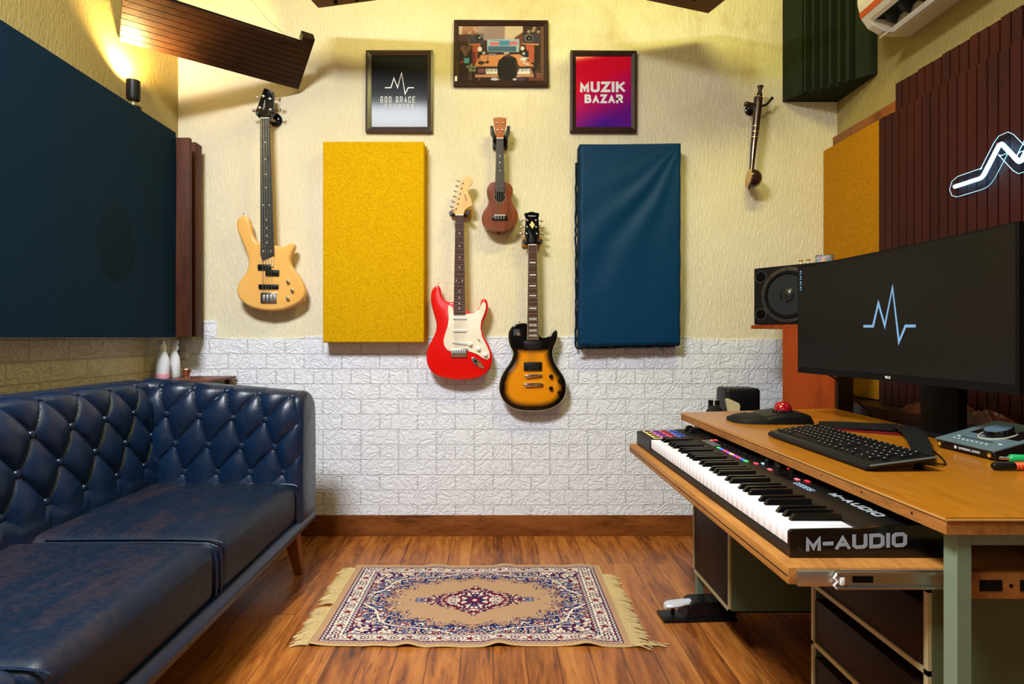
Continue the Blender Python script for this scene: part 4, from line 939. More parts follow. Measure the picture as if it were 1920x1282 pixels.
#SOFA
# ---------------------------------------------------------------- sofa
SO = thing('chesterfield_sofa', (-1.1, 1.6, 0), 'navy blue leather tufted two seat sofa along the left wall', 'sofa')
def resample(pts, step):
    pts = [Vector(p) for p in pts]; L = [0]
    for a, b_ in zip(pts, pts[1:]): L.append(L[-1]+(b_-a).length)
    n = int(L[-1]/step)+1; out = []
    for i in range(n+1):
        d = L[-1]*i/n; k_ = 0
        while k_ < len(L)-2 and L[k_+1] < d: k_ += 1
        u = (d-L[k_])/(L[k_+1]-L[k_]+1e-9); out.append((pts[k_].lerp(pts[k_+1], u), d))
    return out, L
def tufted(name, Ln, prof, row0, rows, du, dv, a0, sh, place, amp, zs, mat, parent, back_from, step=.0045, ends=(.02, .02)):
    """prof: (depth, z) from the bottom front over the top to the bottom back"""
    pr = smoothc([Vector((p[0], p[1], 0)) for p in prof], 6, False)
    smp, _ = resample(pr, step)
    n = len(smp); nu = int(Ln/step)+1
    # arclength measured downwards from the row0 height on the front
    idx0 = min(range(n//2+n//6), key=lambda i: abs(smp[i][0].y-row0) + (10 if i > n*.6 else 0)); b0 = smp[idx0][1]
    cen = Vector((sum(q[0].x for q in smp)/n, sum(q[0].y for q in smp)/n, 0))
    def S(a, i, disp=True):
        p, d = smp[i]; pa = smp[max(i-1, 0)][0]; pc = smp[min(i+1, n-1)][0]; tg = (pc-pa).normalized(); nm = Vector((tg.y*-1, tg.x, 0))
        if nm.dot(p-cen) < 0: nm = -nm
        bb = (b0-d)/dv       # row coordinate, 0 at the top row
        h = 0
        if disp:
            pq = (a-a0-bb*sh*du)/du
            fp = abs(math.sin(PI*pq)); fq = abs(math.sin(PI*(pq+(bb if sh > 0 else -bb))))
            lat = (fp*fq)**.42
            cr = 1-.35*math.exp(-(fp/.10)**2)-.35*math.exp(-(fq/.10)**2)
            h = lat*.85+.15*cr
            if bb > rows-1:
                pl = (a-a0-(rows-1)*sh*du)/du; fpl = abs(math.sin(PI*pl)); tt = min(1, (bb-rows+1)/.55)
                h = h*(1-tt)+tt*(.62+.38*fpl**.5)*(1 if bb < rows+.2 else 1); h *= 1-.35*max(0, min(1, (bb-rows)/1.0))
            if bb < 0:
                pl = (a-a0)/du; fpl = abs(math.sin(PI*pl)); tt = min(1, -bb/.5); h = h*(1-tt)+tt*(.7+.3*fpl**.4)
            h *= max(0, min(1, (back_from-d)/.05))
            e = min((a)/ends[0]/2, (Ln-a)/ends[1]/2, 1); h *= max(0, e)**.5
            h *= amp
            h += .0012*noise.noise(Vector((a*26, d*26, 5)))
        sc_ = 1
        if a < ends[0]: sc_ = 1-.18*(1-math.sqrt(max(0, 1-(1-a/ends[0])**2)))
        if a > Ln-ends[1]: sc_ = 1-.18*(1-math.sqrt(max(0, 1-(1-(Ln-a)/ends[1])**2)))
        p = cen+(p-cen)*sc_+nm*h
        z = p.y
        if z > .40: z = .40+(z-.40)*zs(a)
        return place(a, p.x, z)
    b = B(); bm = b.bm; ring = []
    for j in range(nu+1):
        a = Ln*j/nu; ring.append([bm.verts.new(S(a, i)) for i in range(n)])
    for j in range(nu):
        for i in range(n-1): bm.faces.new((ring[j][i], ring[j][i+1], ring[j+1][i+1], ring[j+1][i]))
        bm.faces.new((ring[j][n-1], ring[j][0], ring[j+1][0], ring[j+1][n-1]))
    bm.faces.new(ring[0]); bm.faces.new(ring[-1][::-1])
    o = b.obj(name, mat, parent)
    for k_ in range(rows):
        for i_ in range(-12, 13):
            a = a0+i_*du+k_*sh*du
            if a < .035 or a > Ln-.025: continue
            d = b0-k_*dv; ii = min(range(n), key=lambda q_: abs(smp[q_][1]-d))
            p = S(a, ii); p2 = S(a, ii, False); pn_ = S(a, min(ii+3, n-1), False)
            tg = (pn_-p2).normalized(); al = (place(1, 0, 0)-place(0, 0, 0)).normalized(); nm = tg.cross(al)
            ctr = place(a, cen.x, cen.y)
            if nm.dot(p2-ctr) < 0: nm = -nm
            B().lathe([(.0120, -.001), (.0130, .003), (.0105, .0075), (.005, .0095), (0, .010)], p+nm*.0015, nm, 14).obj('button', M_leather, o)
    return o
# arm at the far end, facing the camera
armp = [(0, .22), (0, .45), (0, .60), (-.004, .68), (-.022, .728), (-.06, .752), (-.11, .752), (-.15, .735), (-.172, .69), (-.178, .5), (-.178, .22)]
AX0 = -1.40; ALn = .662
tufted('arm', ALn, armp, .735, 4, .128, .100, (-1.30)-AX0, .27, lambda a, d, z: Vector((AX0+a, 2.275-d, z)), .026, lambda a: 1.135-.15*min(1, a/.62), M_leather, SO, .56, ends=(.02, .035))
# back along the left wall, facing +X
bkp = [(0.02, .22), (0.012, .45), (0, .60), (-.010, .70), (-.028, .762), (-.062, .790), (-.11, .795), (-.145, .775), (-.165, .72), (-.17, .5), (-.17, .22)]
BLn = 1.53
tufted('backrest', BLn, bkp, .775, 4, .160, .100, 2.23-.78, -.40, lambda a, d, z: Vector((-1.325+d, .78+a, z)), .028, lambda a: 1.0, M_leather, SO, .60, ends=(.02, .02))
def cushion(y0, y1):
    lo = Vector((-1.33, y0, .235)); hi = Vector((-.758, y1, .402)); b = B(); b.box(lo, hi, .042, 6)
    bmesh.ops.subdivide_edges(b.bm, edges=[e for e in b.bm.edges if e.calc_length() > .1], cuts=26, use_grid_fill=True)
    cy = (y0+y1)/2; cx_ = (lo.x+hi.x)/2
    for v in b.bm.verts:
        u = max(0, 1-((v.co.x-cx_)/.29)**2)*max(0, 1-((v.co.y-cy)/((y1-y0)/2))**2)
        if v.co.z > .33: v.co.z += .013*u**.6+.0022*noise.noise(v.co*9)
        v.co.x += .004*noise.noise(v.co*6) if v.co.x > -.85 else 0
    o = b.obj('seat_cushion', M_leather2, SO)
    loop = []
    for (x, z, r) in ((-1.25, .402, 0), (-.80, .402, 1), (-.762, .37, 1), (-.757, .30, 0), (-.759, .26, 0)): loop.append((x, z))
    for yy_, sg in ((y0+.012, 1), (y1-.012, -1)):
        sm = B(); pts = smoothc([Vector((x, yy_, z-.004)) for x, z in loop], 5, False); sm.tube(pts, .0028, 6); sm.obj('piping', M_leather, o)
cushion(1.622, 2.270); cushion(.985, 1.616)
b = B(); b.box((-1.49, .80, .20), (-.765, 2.452, .245), .012, 3); b.obj('base', M_leather, SO)
b = B(); b.tube(smoothc([Vector((-.768, y, .222+.003*math.sin(y*3))) for y in (.78, 1.2, 1.6, 2.0, 2.3, 2.45)], 5, False), .030, 12); b.obj('front_roll', M_leather, SO)
box('wood_plinth', (-1.47, .80, .178), (-.775, 2.44, .201), wood('sofa_leg_wood', s(140, 84, 40), s(96, 54, 24), 'Y', 9, .4), SO, .002)
M_leg = wood('leg_wood', s(150, 92, 44), s(104, 58, 26), 'Z', 9, .4)
for (x, y, dx) in ((-.82, 2.38, .03), (-.82, .95, .03), (-1.42, 2.38, -.02), (-1.42, .95, -.02)):
    b = B(); tp, bt = .028, .015
    v = [b.bm.verts.new(p) for p in ((x-tp, y-tp, .179), (x+tp, y-tp, .179), (x+tp, y+tp, .179), (x-tp, y+tp, .179), (x+dx-bt, y-bt+.01, 0), (x+dx+bt, y-bt+.01, 0), (x+dx+bt, y+bt+.01, 0), (x+dx-bt, y+bt+.01, 0))]
    for f in ((0, 1, 2, 3), (7, 6, 5, 4), (0, 4, 5, 1), (1, 5, 6, 2), (2, 6, 7, 3), (3, 7, 4, 0)): b.bm.faces.new([v[k] for k in f])
    b.obj('leg', M_leg, SO, smooth=False)
b = B(); b.box((-1.33, .80, .235), (-.772, .978, .425), .04, 5); en_ = b.obj('end_bolster', M_leather, SO)
en_['label'] = 'end roll of the sofa seat nearest the viewer'

# things behind the sofa
t = thing('side_table', (-1.38, 2.7, 0), 'small wooden side table behind the far sofa arm', 'table')
M_tab = wood('table_wood', s(120, 66, 44), s(84, 44, 28), 'X', 9, .45)
box('table_top', (-1.52, 2.56, .765), (P(404, 0, 2.62).x, 2.835, .777), M_tab, t, .002)
for x in (-1.49, -1.27):
    for y in (2.59, 2.81): box('leg', (x-.012, y-.012, 0), (x+.012, y+.012, .766), M_tab, t, .001)
mm = MB('milky_bottle'); mm.out(col=s(226, 228, 238), rough=.25, spec=.5); M_milk = mm.m
M_pink = flat('pink_liquid', s(222, 150, 170), .4)
def spray(x, y, lab, flip, lm):
    z0 = .7775; t = thing('spray_bottle', (x, y, z0), lab, 'bottle', 'spray bottles behind the sofa')
    B().lathe([(0, 0), (.026, 0), (.028, .004), (.028, .07), (.025, .095), (.016, .118), (.0125, .126), (.0125, .132), (0, .132)], (x, y, z0), (0, 0, 1), 28).obj('bottle_body', M_milk, t)
    B().lathe([(.0284, .004), (.0286, .005), (.0286, .022), (.0284, .023)], (x, y, z0), (0, 0, 1), 28).obj('label_band', lm, t)
    B().lathe([(.0145, .128), (.0145, .146), (.011, .152), (.009, .158), (0, .158)], (x, y, z0), (0, 0, 1), 20).obj('cap', M_white, t)
    b = B(); b.box((x-.022*(1 if flip else .35), y-.008, z0+.154), (x+.022*(.35 if flip else 1), y+.008, z0+.172), .004, 2); b.obj('spray_head', M_white, t)
    sg = -1 if flip else 1
    b = B(); b.tube(smoothc([Vector((x+sg*.014, y-.002, z0+.158)), Vector((x+sg*.020, y-.003, z0+.146)), Vector((x+sg*.022, y-.003, z0+.132)), Vector((x+sg*.016, y-.003, z0+.124))], 4, False), .0028, 6); b.obj('trigger', M_white, t)
spray(-1.474, 2.615, 'left white spray bottle behind the sofa, pink at its base', True, M_pink)
spray(-1.472, 2.70, 'right white spray bottle behind the sofa, beside the wall socket', False, flat('pale_label', s(196, 200, 196), .5))
t = thing('metal_jigger', (-1.385, 2.66, .777), 'small coppery metal cup on the table behind the sofa', 'cup')
B().lathe([(0, 0), (.013, 0), (.012, .010), (.023, .040), (.0225, .041), (.011, .012), (0, .012)], (-1.392, 2.66, .7775), (0, 0, 1), 24).obj('cup', flat('copper', (.75, .48, .34, 1), .2, 1), t)
t = thing('folded_tongs', (-1.31, 2.63, .777), 'thin dark folded tongs lying on the wooden side table', 'tongs')
b = B(); b.tube([(-1.35, 2.62, .780), (-1.315, 2.62, .790), (-1.30, 2.63, .781)], .0015, 6); b.tube([(-1.33, 2.63, .780), (-1.305, 2.61, .782)], .0015, 6); b.obj('wire', M_black, t)
t = thing('wall_socket', P(347, 672, WALL), 'white wall power socket in the corner beside the spray bottles', 'socket')
a = P(337, 671, WALL-.016); c = P(351, 640, WALL-.016)
box('cover_plate', (a.x, WALL-.016, a.z), (c.x, WALL-.006, c.z), M_white, t, .002)
for dx, dz in ((0, .012), (-.006, .002), (.006, .002), (-.006, -.006), (.006, -.006)):
    p = Vector(((a.x+c.x)/2+dx, WALL-.016, (a.z+c.z)/2+dz)); B().lathe([(.0022, 0), (.0022, .0006), (0, .0006)], p, (0, -1, 0), 8).obj('pin_hole', M_black2, t)

#RUG
# ---------------------------------------------------------------- rug
RU = thing('persian_rug', (-.07, 2.14, 0), 'beige and navy patterned oriental rug with fringed ends on the floor', 'rug')
RX0, RX1, RY0, RY1 = -.572, .436, 1.823, 2.464
NU, NV = 506, 322
uu, vv_ = np.meshgrid(np.linspace(0, 1, NU), np.linspace(0, 1, NV)); Xr = (uu-.5)*1.008; Yr = (vv_-.5)*.641
ax_, ay_ = abs(Xr), abs(Yr)
rng = np.random.RandomState(4)
def vnoise(x, y, scl, seed):
    r = np.random.RandomState(seed); tb = r.rand(256, 256)
    x = x*scl+50; y = y*scl+50; xi = np.floor(x).astype(int); yi = np.floor(y).astype(int); fx = x-xi; fy = y-yi
    fx = fx*fx*(3-2*fx); fy = fy*fy*(3-2*fy); g = lambda i, j: tb[(xi+i) % 256, (yi+j) % 256]
    return (g(0, 0)*(1-fx)+g(1, 0)*fx)*(1-fy)+(g(0, 1)*(1-fx)+g(1, 1)*fx)*fy
tan_, navy, cream_, maroon, ltb = lin((180, 143, 110)), lin((36, 34, 84)), lin((226, 208, 188)), lin((112, 26, 44)), lin((92, 112, 150))
col = np.zeros((NV, NU, 3))+tan_
dxe = .504-ax_; dye = .3205-ay_      # distance from the ends / from the long edges
mx_, my_ = .023, .016                # plain margins
e = np.minimum(dxe-mx_, (dye-my_)*1.32)
endz = (dxe-mx_) < (dye-my_)
along = np.where(endz, Yr, Xr)
def paint(mask, c): col[mask] = c
zig = np.abs(((along/.016) % 1)-.5)*2
paint((e > 0), cream_)
paint((e > 0) & (e < .016), navy); paint((e > .003) & (e < .013) & (np.abs((e-.008)/.005-(zig*2-1)) < .55), cream_)
paint((e > .0) & (e < .0028), maroon); paint((e > .0155) & (e < .0185), maroon)
# main border flowers
bc = .041; per = .096
ph = (along+.004) % per-per/2; pe = (e-bc)
fl = np.hypot(ph, pe); ang = np.arctan2(pe, ph)
inb = (e > .0185) & (e < .064)
vin = np.abs(pe-.014*np.sin(along/per*2*PI*1.0)) < .0018
paint(inb & vin, ltb); vin2 = np.abs(pe+.014*np.sin(along/per*2*PI)) < .0016; paint(inb & vin2, navy)
paint(inb & (fl < .017), cream_); paint(inb & (fl < .0155+.002*np.cos(8*ang)) & (fl > .010), navy); paint(inb & (fl < .0125) & (fl > .010), maroon); paint(inb & (fl < .005), navy)
ph2 = (along+.004+per/2) % per-per/2; fl2 = np.hypot(ph2, pe*.8); an2 = np.arctan2(pe, ph2); paint(inb & (fl2 < .010+.004*np.cos(5*an2)), maroon)
sp1 = vnoise(ax_, ay_, 190, 11); paint(inb & (fl > .02) & (fl2 > .016) & (sp1 > .74), navy); paint(inb & (fl > .02) & (fl2 > .016) & (sp1 < .15), maroon)
paint((e > .064) & (e < .080), navy); paint((e > .066) & (e < .078) & (np.abs((e-.072)/.006-(zig*2-1)) < .5), cream_)
paint((e > .0785) & (e < .0815), maroon)
fld = e > .0815
# field: navy flowered band around a tan oval, cream corners
el = np.sqrt((Xr/.335)**2+(Yr/.205)**2); ang = np.arctan2(Yr/.205, Xr/.335)
rad = 1+.05*np.cos(ang*16)+.03*np.cos(ang*40)
n1 = vnoise(ax_, ay_, 120, 21); n2 = vnoise(ax_, ay_, 210, 31); n3 = vnoise(ax_, ay_, 60, 41)
out_ = fld & (el > rad*.97)
paint(fld, tan_); paint(out_, navy)
blob = out_ & (n1 > .60); paint(blob, cream_); paint(out_ & (n1 > .72), maroon); paint(out_ & (n1 < .22), ltb); paint(out_ & (n2 > .80), cream_)
cor = fld & (ax_/.40+ay_/.245 > 1.52); paint(cor, cream_); paint(cor & (n1 > .56), navy); paint(cor & (n2 > .66), maroon); paint(cor & (n3 > .7) & (n1 < .4), ltb)
wvl = fld & (np.abs(el-(1.17+.06*np.cos(ang*8))) < .011); paint(wvl, cream_)
fr_ = fld & (el > rad*.84) & (el <= rad*.98) & (n2 > .52); paint(fr_ & (n1 > .45), navy); paint(fr_ & (n1 <= .45), maroon); paint(fr_ & (n2 > .8), cream_)
paint(fld & (el > rad*.965) & (el < rad*.99), navy)
# medallion
em_ = ax_/.222+ay_/.105; em2 = np.sqrt((Xr/.125)**2+(Yr/.078)**2)
med = (em_ < 1.0+.10*np.cos(ax_*160)*np.cos(ay_*150)) | (em2 < 1) | ((ax_/.05+ay_/.138) < 1)
paint(med, tan_); paint(med & (n2 > .42), navy); paint(med & (n1 > .58), maroon); paint(med & (n2 < .24), cream_)
paint(np.abs(em2-.86) < .035, maroon); ins_ = em2 < .80; paint(ins_, cream_); paint(ins_ & (n2 > .5), navy); paint(ins_ & (n1 > .64), maroon)
star = np.hypot(Xr, Yr*1.15); sa = np.arctan2(Yr, Xr); paint(star < .036+.006*np.cos(8*sa), navy); paint((star < .022+.007*np.cos(8*sa)), maroon); paint(star < .009, cream_)
for cxx in (.085,): dd2 = np.hypot(ax_-cxx, Yr*1.3); paint(dd2 < .021, cream_); paint((dd2 < .017) & (dd2 > .013), maroon); paint(dd2 < .006, navy)
tip = np.hypot(ax_-.198, Yr*1.1); paint((tip < .022) & (n2 > .4), ltb); paint((tip < .022) & (n2 > .62), navy)
weave = (.93+.07*rng.rand(NV, NU))[..., None]
ca = np.ones((NV, NU, 4)); ca[..., :3] = col*weave
def rugz(u, v):
    X = RX0+(RX1-RX0)*u; Y = RY0+(RY1-RY0)*v
    fe = max(0, 1-v/.16)**1.3; be = max(0, 1-(1-v)/.15)**1.3
    wv = max(0, math.sin(X*17+1.2+2*math.sin(X*3)))**4*.011+.003*max(0, math.sin(X*31))
    wb = max(0, math.sin(X*15+.5+2*math.sin(X*4)))**3*.008
    z = .0045+fe*wv+be*wb+.0012*noise.noise(Vector((X*7, Y*7, 0)))
    return Vector((X+.006*(v-.5), Y+.004*math.sin(X*9), z))
mrug = vcolmat('woven_rug', .95, 0, .0012)
rg = grid('rug_pile', NU, NV, rugz, mrug, RU, ca)
b = B(); 
ed = [(u/60, 0) for u in range(61)]
b.tube([rugz(u/80, 0)-Vector((0, 0, .002)) for u in range(81)], .0026, 6); b.tube([rugz(u/80, 1)-Vector((0, 0, .002)) for u in range(81)], .0026, 6)
M_fr = fabric('fringe_cotton', s(200, 176, 126), s(180, 154, 104), .1, 300, .95, .0005)
b.obj('bound_edge', M_fr, RU)
random.seed(11)
for sg, u in ((-1, 0), (1, 1)):
    b = B()
    for i in range(120):
        v = (i+.5)/120
        if sg > 0 and v > .86: continue
        if sg < 0 and (.40 < v < .44 or v > .95): continue
        p = rugz(u, v); p.z = .004; ln = .058+.016*noise.noise(Vector((i*.21, sg, 0)))+random.uniform(-.006, .006); dy = -.012-.012*noise.noise(Vector((i*.13, sg*3, 1)))+random.uniform(-.007, .007)
        pts = [p, p+Vector((sg*ln*.4, dy*.25, .003)), p+Vector((sg*ln*.75, dy*.7+random.uniform(-.003, .003), .001)), p+Vector((sg*ln, dy+random.uniform(-.005, .005), -.002))]
        b.tube(smoothc(pts, 3, False), [.0024]*8+[.0018, .0012], 5)
    o = b.obj('fringe', M_fr, RU); o['kind'] = 'stuff'
    b = B(); b.tube([rugz(u, v/60)+Vector((sg*.001, 0, -.0005)) for v in range(61)], .0035, 6); b.obj('end_hem', M_fr, RU)
b = B()      # loose tangled threads at the right front corner
for i in range(9):
    p = Vector((RX1+.005, RY0+.01, .004)); pts = [p, p+Vector((.02, -.006+random.uniform(-.01, .012), .006)), p+Vector((.05, random.uniform(-.02, .012), .003)), p+Vector((.06+.012*i/2, random.uniform(-.03, .01), .002))]
    b.tube(smoothc(pts, 3, False), .0016, 5)
o = b.obj('loose_threads', M_fr, RU)

#DESK
# ---------------------------------------------------------------- desk
ZD = .692
DK = thing('studio_desk', (.95, 1.5, 0), 'yellow brown wooden desk on sage metal legs with drawer pedestals', 'desk')
top = [(.678, .878), (1.272, .878), (1.262, 1.30), (1.262, 1.78), (1.30, 2.235), (.676, 2.113)]
b = B(); b.prism([Vector((x, y, ZD-.004)) for x, y in top], (0, 0, .004)); b.obj('desk_top', M_desk, DK, smooth=False)
b = B(); b.prism([Vector((x, y, ZD-.026)) for x, y in top], (0, 0, .0218)); 
b.obj('desk_edge', M_deskedge, DK, smooth=False)
b = B()
for p_, q_ in zip(top, top[1:]+top[:1]): b.tube([Vector((*p_, ZD-.004)), Vector((*q_, ZD-.004))], .0022, 6)
b.obj('edge_lipping', flat('lipping', s(168, 124, 66), .5), DK)
b = B()
for i in range(9): y = .95+i*.13; b.lathe([(.0022, 0), (.0022, .0006), (0, .0006)], (.678, y, ZD-.015), (-1, 0, 0), 8)
b.obj('nail_heads', M_black2, DK)
def angle_leg(x, y, sx=1, sy=1, z0=0):
    b = B(); tk = .0035
    pr_ = [(0, 0), (.021, 0), (.021, tk), (tk, tk), (tk, .027), (0, .027)]
    b.prism([Vector((x+sx*a_, y+c_, z0)) for a_, c_ in pr_], (0, 0, ZD-.0265-z0)); b.obj('leg', M_sage, DK, smooth=False)
angle_leg(.70, .885); angle_leg(.72, 2.068); angle_leg(1.24, .885, -1); angle_leg(1.22, 2.13, -1)
b = B(); b.box((.722, .8855, ZD-.044), (1.218, .8885, ZD-.0265)); b.box((.790, .913, ZD-.044), (.793, 2.10, ZD-.0265)); b.obj('frame_rail', M_sage, DK, smooth=False)
# pedestals
def pedestal(y0, y1, z0, z1, rails):
    x0, x1 = .700, 1.18; tk = .012
    b = B(); b.box((x0+.006, y0, z0), (x1, y0+.004, z1)); b.box((x0+.006, y1-.004, z0), (x1, y1, z1)); b.box((x1-.004, y0, z0), (x1, y1, z1)); b.box((x0+.006, y0, z0), (x1, y1, z0+.004)); b.box((x0+.03, y0+.004, z1-.004), (x1, y1-.004, z1))
    ped = b.obj('pedestal', M_sage_shade, DK, smooth=False)
    b = B()
    for (ya, yb) in ((y0, y0+tk*.8), (y1-tk*.7, y1)): b.box((x0, ya, z0), (x0+.006, yb, z1))
    zz = [z0]+rails+[z1-.008]
    for z in zz: b.box((x0, y0, z), (x0+.006, y1, z+.009))
    b.obj('front_frame', M_cream, ped, smooth=False)
    for za, zb in zip(zz, zz[1:]):
        gap = .022 if len(rails) else 0
        b = B(); b.box((x0+.003, y0+tk, za+.010), (x0+.30, y1-tk*.8, zb-gap-.002), .0015, 2); b.obj('drawer', M_brownpanel, ped)
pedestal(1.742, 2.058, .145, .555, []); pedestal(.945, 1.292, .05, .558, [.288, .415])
# runner board beside the pedestal top, near end
b = B(); b.box((.730, .899, .5605), (1.2, .9205, .6015), .001); rb = b.obj('runner_board', M_deskedge, DK)
b = B()
for i in range(5):
    x = .745+i*.062; b.box((x, .8980, .573), (x+.034, .9000, .590)); b.lathe([(.003, 0), (.003, .0008), (0, .0008)], (x+.048, .8992, .581), (0, -1, 0), 8)
b.obj('runner_slots', M_black2, rb)
# keyboard tray
TR_ = thing('keyboard_tray', (.7, 1.5, .58), 'pull-out plywood keyboard shelf with a metal slide under the desk', 'keyboard tray')
b = B(); b.box((.4716, .938, .566), (.98, 2.034, .594), .0022, 2); b.obj('shelf', M_ply, TR_)
b = B(); b.tube([(.4714, .94, .5795), (.4714, 2.03, .5795)], .0008, 5); b.obj('ply_seam', M_black2, TR_)
b = B(); b.box((.484, .930, .5665), (.975, .9385, .591), .001); b.obj('inner_slide', M_steel, TR_)
b = B(); b.box((.540, .9215, .588), (.975, .9305, .5925), .0008); b.box((.540, .9215, .565), (.975, .9305, .569), .0008); b.box((.540, .9275, .569), (.975, .9305, .588)); 
b.obj('outer_slide', flat('slide_metal', (.42, .40, .36, 1), .35, 1), TR_)
b = B(); b.box((.568, .9265, .574), (.60, .9285, .584)); b.obj('slide_slot', M_black2, TR_)
b = B(); b.tube([(.541, .9235, .590), (.536, .923, .583), (.541, .9225, .578), (.536, .923, .571), (.541, .9235, .566)], .0018, 6); b.box((.546, .922, .571), (.553, .9285, .584), .001); b.obj('slide_clip', M_white, TR_)
for y in (.925, 2.03):
    b = B(); b.box((.86, y, .5945), (.9, y+.0035, .6475)); b.obj('hanging_bracket', M_sage, TR_)

# ---------------------------------------------------------------- MIDI keyboard
MK = thing('midi_keyboard', (.64, 1.5, .594), 'black 61 key controller keyboard lettered M-AUDIO on the tray', 'keyboard')
KX0, KX1, KY0, KY1, KZ0 = .494, .782, .9775, 2.02, .5945
prf = [(KX0, KZ0), (KX0, KZ0+.012), (KX0+.0, .6365), (KX0+.004, .6405), (.612, .6425), (.640, .6455), (KX1-.01, .652), (KX1, .648), (KX1, KZ0)]
KF = 1.852      # keys run from here to the near cheek
b = B(); b.prism([Vector((x, KY0, z)) for x, z in prf], (0, .008, 0)); cheek = b.obj('end_cheek', M_gloss, MK, smooth=False)
prb = [(KX0, KZ0), (KX0, KZ0+.012), (KX0+.004, KZ0+.016), (.610, KZ0+.016), (.612, .6425), (.640, .6455), (KX1-.01, .652), (KX1, .648), (KX1, KZ0)]
b = B(); b.prism([Vector((x, KY0+.008, z)) for x, z in prb], (0, KF-KY0-.008, 0)); b.prism([Vector((x, KF, z)) for x, z in prf], (0, KY1-KF, 0)); b.obj('case', M_black, MK, smooth=False)
nw = 36; y0k = KY0+.0095; pitch = (KF-.0015-y0k)/nw
# the near end holds the highest note
wk = B(); wk.box((KX0+.003, 0, KZ0+.018), (.611, pitch-.0009, .6395), .0012, 2); wk = wk.obj('white_key', M_key, MK)
bk = B(); v = [bk.bm.verts.new(p) for p in ((.522, 0, .639), (.6115, 0, .639), (.6115, .0125, .639), (.522, .0125, .639), (.530, .0018, .6505), (.6115, .0018, .652), (.6115, .0107, .652), (.530, .0107, .6505))]
for f in ((3, 2, 1, 0), (4, 5, 6, 7), (0, 1, 5, 4), (1, 2, 6, 5), (2, 3, 7, 6), (3, 0, 4, 7)): bk.bm.faces.new([v[k] for k in f])
bmesh.ops.bevel(bk.bm, geom=list(bk.bm.edges), offset=.0008, segments=2, affect='EDGES')
bk = bk.obj('black_key', M_gloss, MK)
for i in range(nw):
    o = wk if i == 0 else wk.copy()
    if i: C.objects.link(o); o.parent = MK
    o.location = (0, y0k+i*pitch, 0)
first = True
for i in range(nw-1):       # i counts from the high end: note order downwards C B A G F E D C
    # boundary between white i and i+1 ; high C = index 0, then B..C
    if i == 0: continue
    posn = (i-1) % 7        # 0: B|A, 1: A|G, 2: G|F, 3: F|E none, 4: E|D, 5: D|C, 6: C|B none
    if posn in (3, 6): continue
    o = bk if first else bk.copy()
    if not first: C.objects.link(o); o.parent = MK
    first = False
    o.location = (0, y0k+(i+1)*pitch-.0063, 0)
# pads at the far end, four colours
padc = [s(250, 200, 110), s(190, 80, 200), s(250, 70, 70), s(50, 110, 250)]
PM = []
for i, c_ in enumerate(padc): PM.append(flat('pad_glow_%s' % 'abcd'[i], c_, .5, em=c_, ems=.6))
for i in range(4):
    for j in range(4):
        x = .512+i*.0285; y = 1.864+j*.038; z = .6412+i*.0006
        b = B(); b.box((x, y, z-.002), (x+.025, y+.033, z+.0012), .001); pd = b.obj('drum_pad', PM[i], MK)
        b = B(); b.box((x+.0025, y+.0035, z), (x+.0225, y+.0295, z+.0022), .001); b.obj('pad_rubber', M_black, pd)
b = B(); 
def deckz(x): return .6455+(x-.64)*(.652-.6455)/(.772-.64)
for k_, y in enumerate((1.99, 1.945)):
    b = B(); b.tube([Vector((.665, y, .6475)), Vector((.665, y-.012, .6475))], .017, 20); b.obj('pitch_wheel', M_black, MK)
tb = B()
cols = [s(60, 200, 110), s(60, 100, 240), s(240, 70, 80), s(170, 70, 220), s(240, 220, 110), s(170, 70, 230), s(240, 70, 80), s(60, 100, 240), s(60, 200, 110)]
for i, c_ in enumerate(cols):
    y = 1.685-i*.0225; b = B(); b.box((.640, y-.016, .6457), (.649, y, .6478), .0012); b.obj('lit_button', flat('button_glow', c_, .5, em=c_, ems=1.1), MK)
for (x, y, c_) in ((.652, 1.472, s(240, 70, 80)), (.668, 1.465, s(150, 190, 255)), (.655, 1.405, s(240, 90, 100)), (.668, 1.305, s(240, 100, 110)), (.68, 1.285, s(240, 40, 50)), (.70, 1.40, s(240, 50, 60)), (.664, 1.80, s(220, 80, 70)), (.676, 1.80, s(220, 80, 70))):
    b = B(); b.box((x, y-.014, deckz(x)), (x+.008, y, deckz(x)+.0025), .001); b.obj('lit_button', flat('button_glow', c_, .5, em=c_, ems=1.0), MK)
M_btn = flat('grey_button', s(120, 120, 124), .5)
for i in range(5):
    for j in range(2):
        x = .640+j*.013; y = 1.80-i*.020; b = B(); b.box((x, y-.012, deckz(x)), (x+.009, y, deckz(x)+.002), .0008); b.obj('transport_button', M_btn, MK)
b = B()
for i in range(9):
    y = 1.70-i*.0225; b = B(); b.box((.66, y-.010, .6468), (.70, y-.008, .6472)); b.box((.668+.002*(i % 3), y-.014, .647), (.676+.002*(i % 3), y-.004, .6525), .001); b.obj('fader', M_black, MK)
for (x, y) in ((.672, 1.44), (.668, 1.375), (.682, 1.41), (.690, 1.355), (.700, 1.44), (.694, 1.48), (.70, 1.52)):
    B().lathe([(.0065, 0), (.006, .014), (.0045, .0155), (0, .0155)], (x, y, deckz(x)), (0, 0, 1), 14).obj('rotary_knob', M_black, MK)
box('display', (.652, 1.30, deckz(.66)), (.69, 1.36, deckz(.66)+.0012), M_gloss, MK)
M_mag = flat('grey_lettering', s(150, 156, 168), .5)
M_lbl = flat('light_blue_lettering', s(150, 186, 224), .5)
M_wl = flat('silver_lettering', s(176, 184, 190), .5)
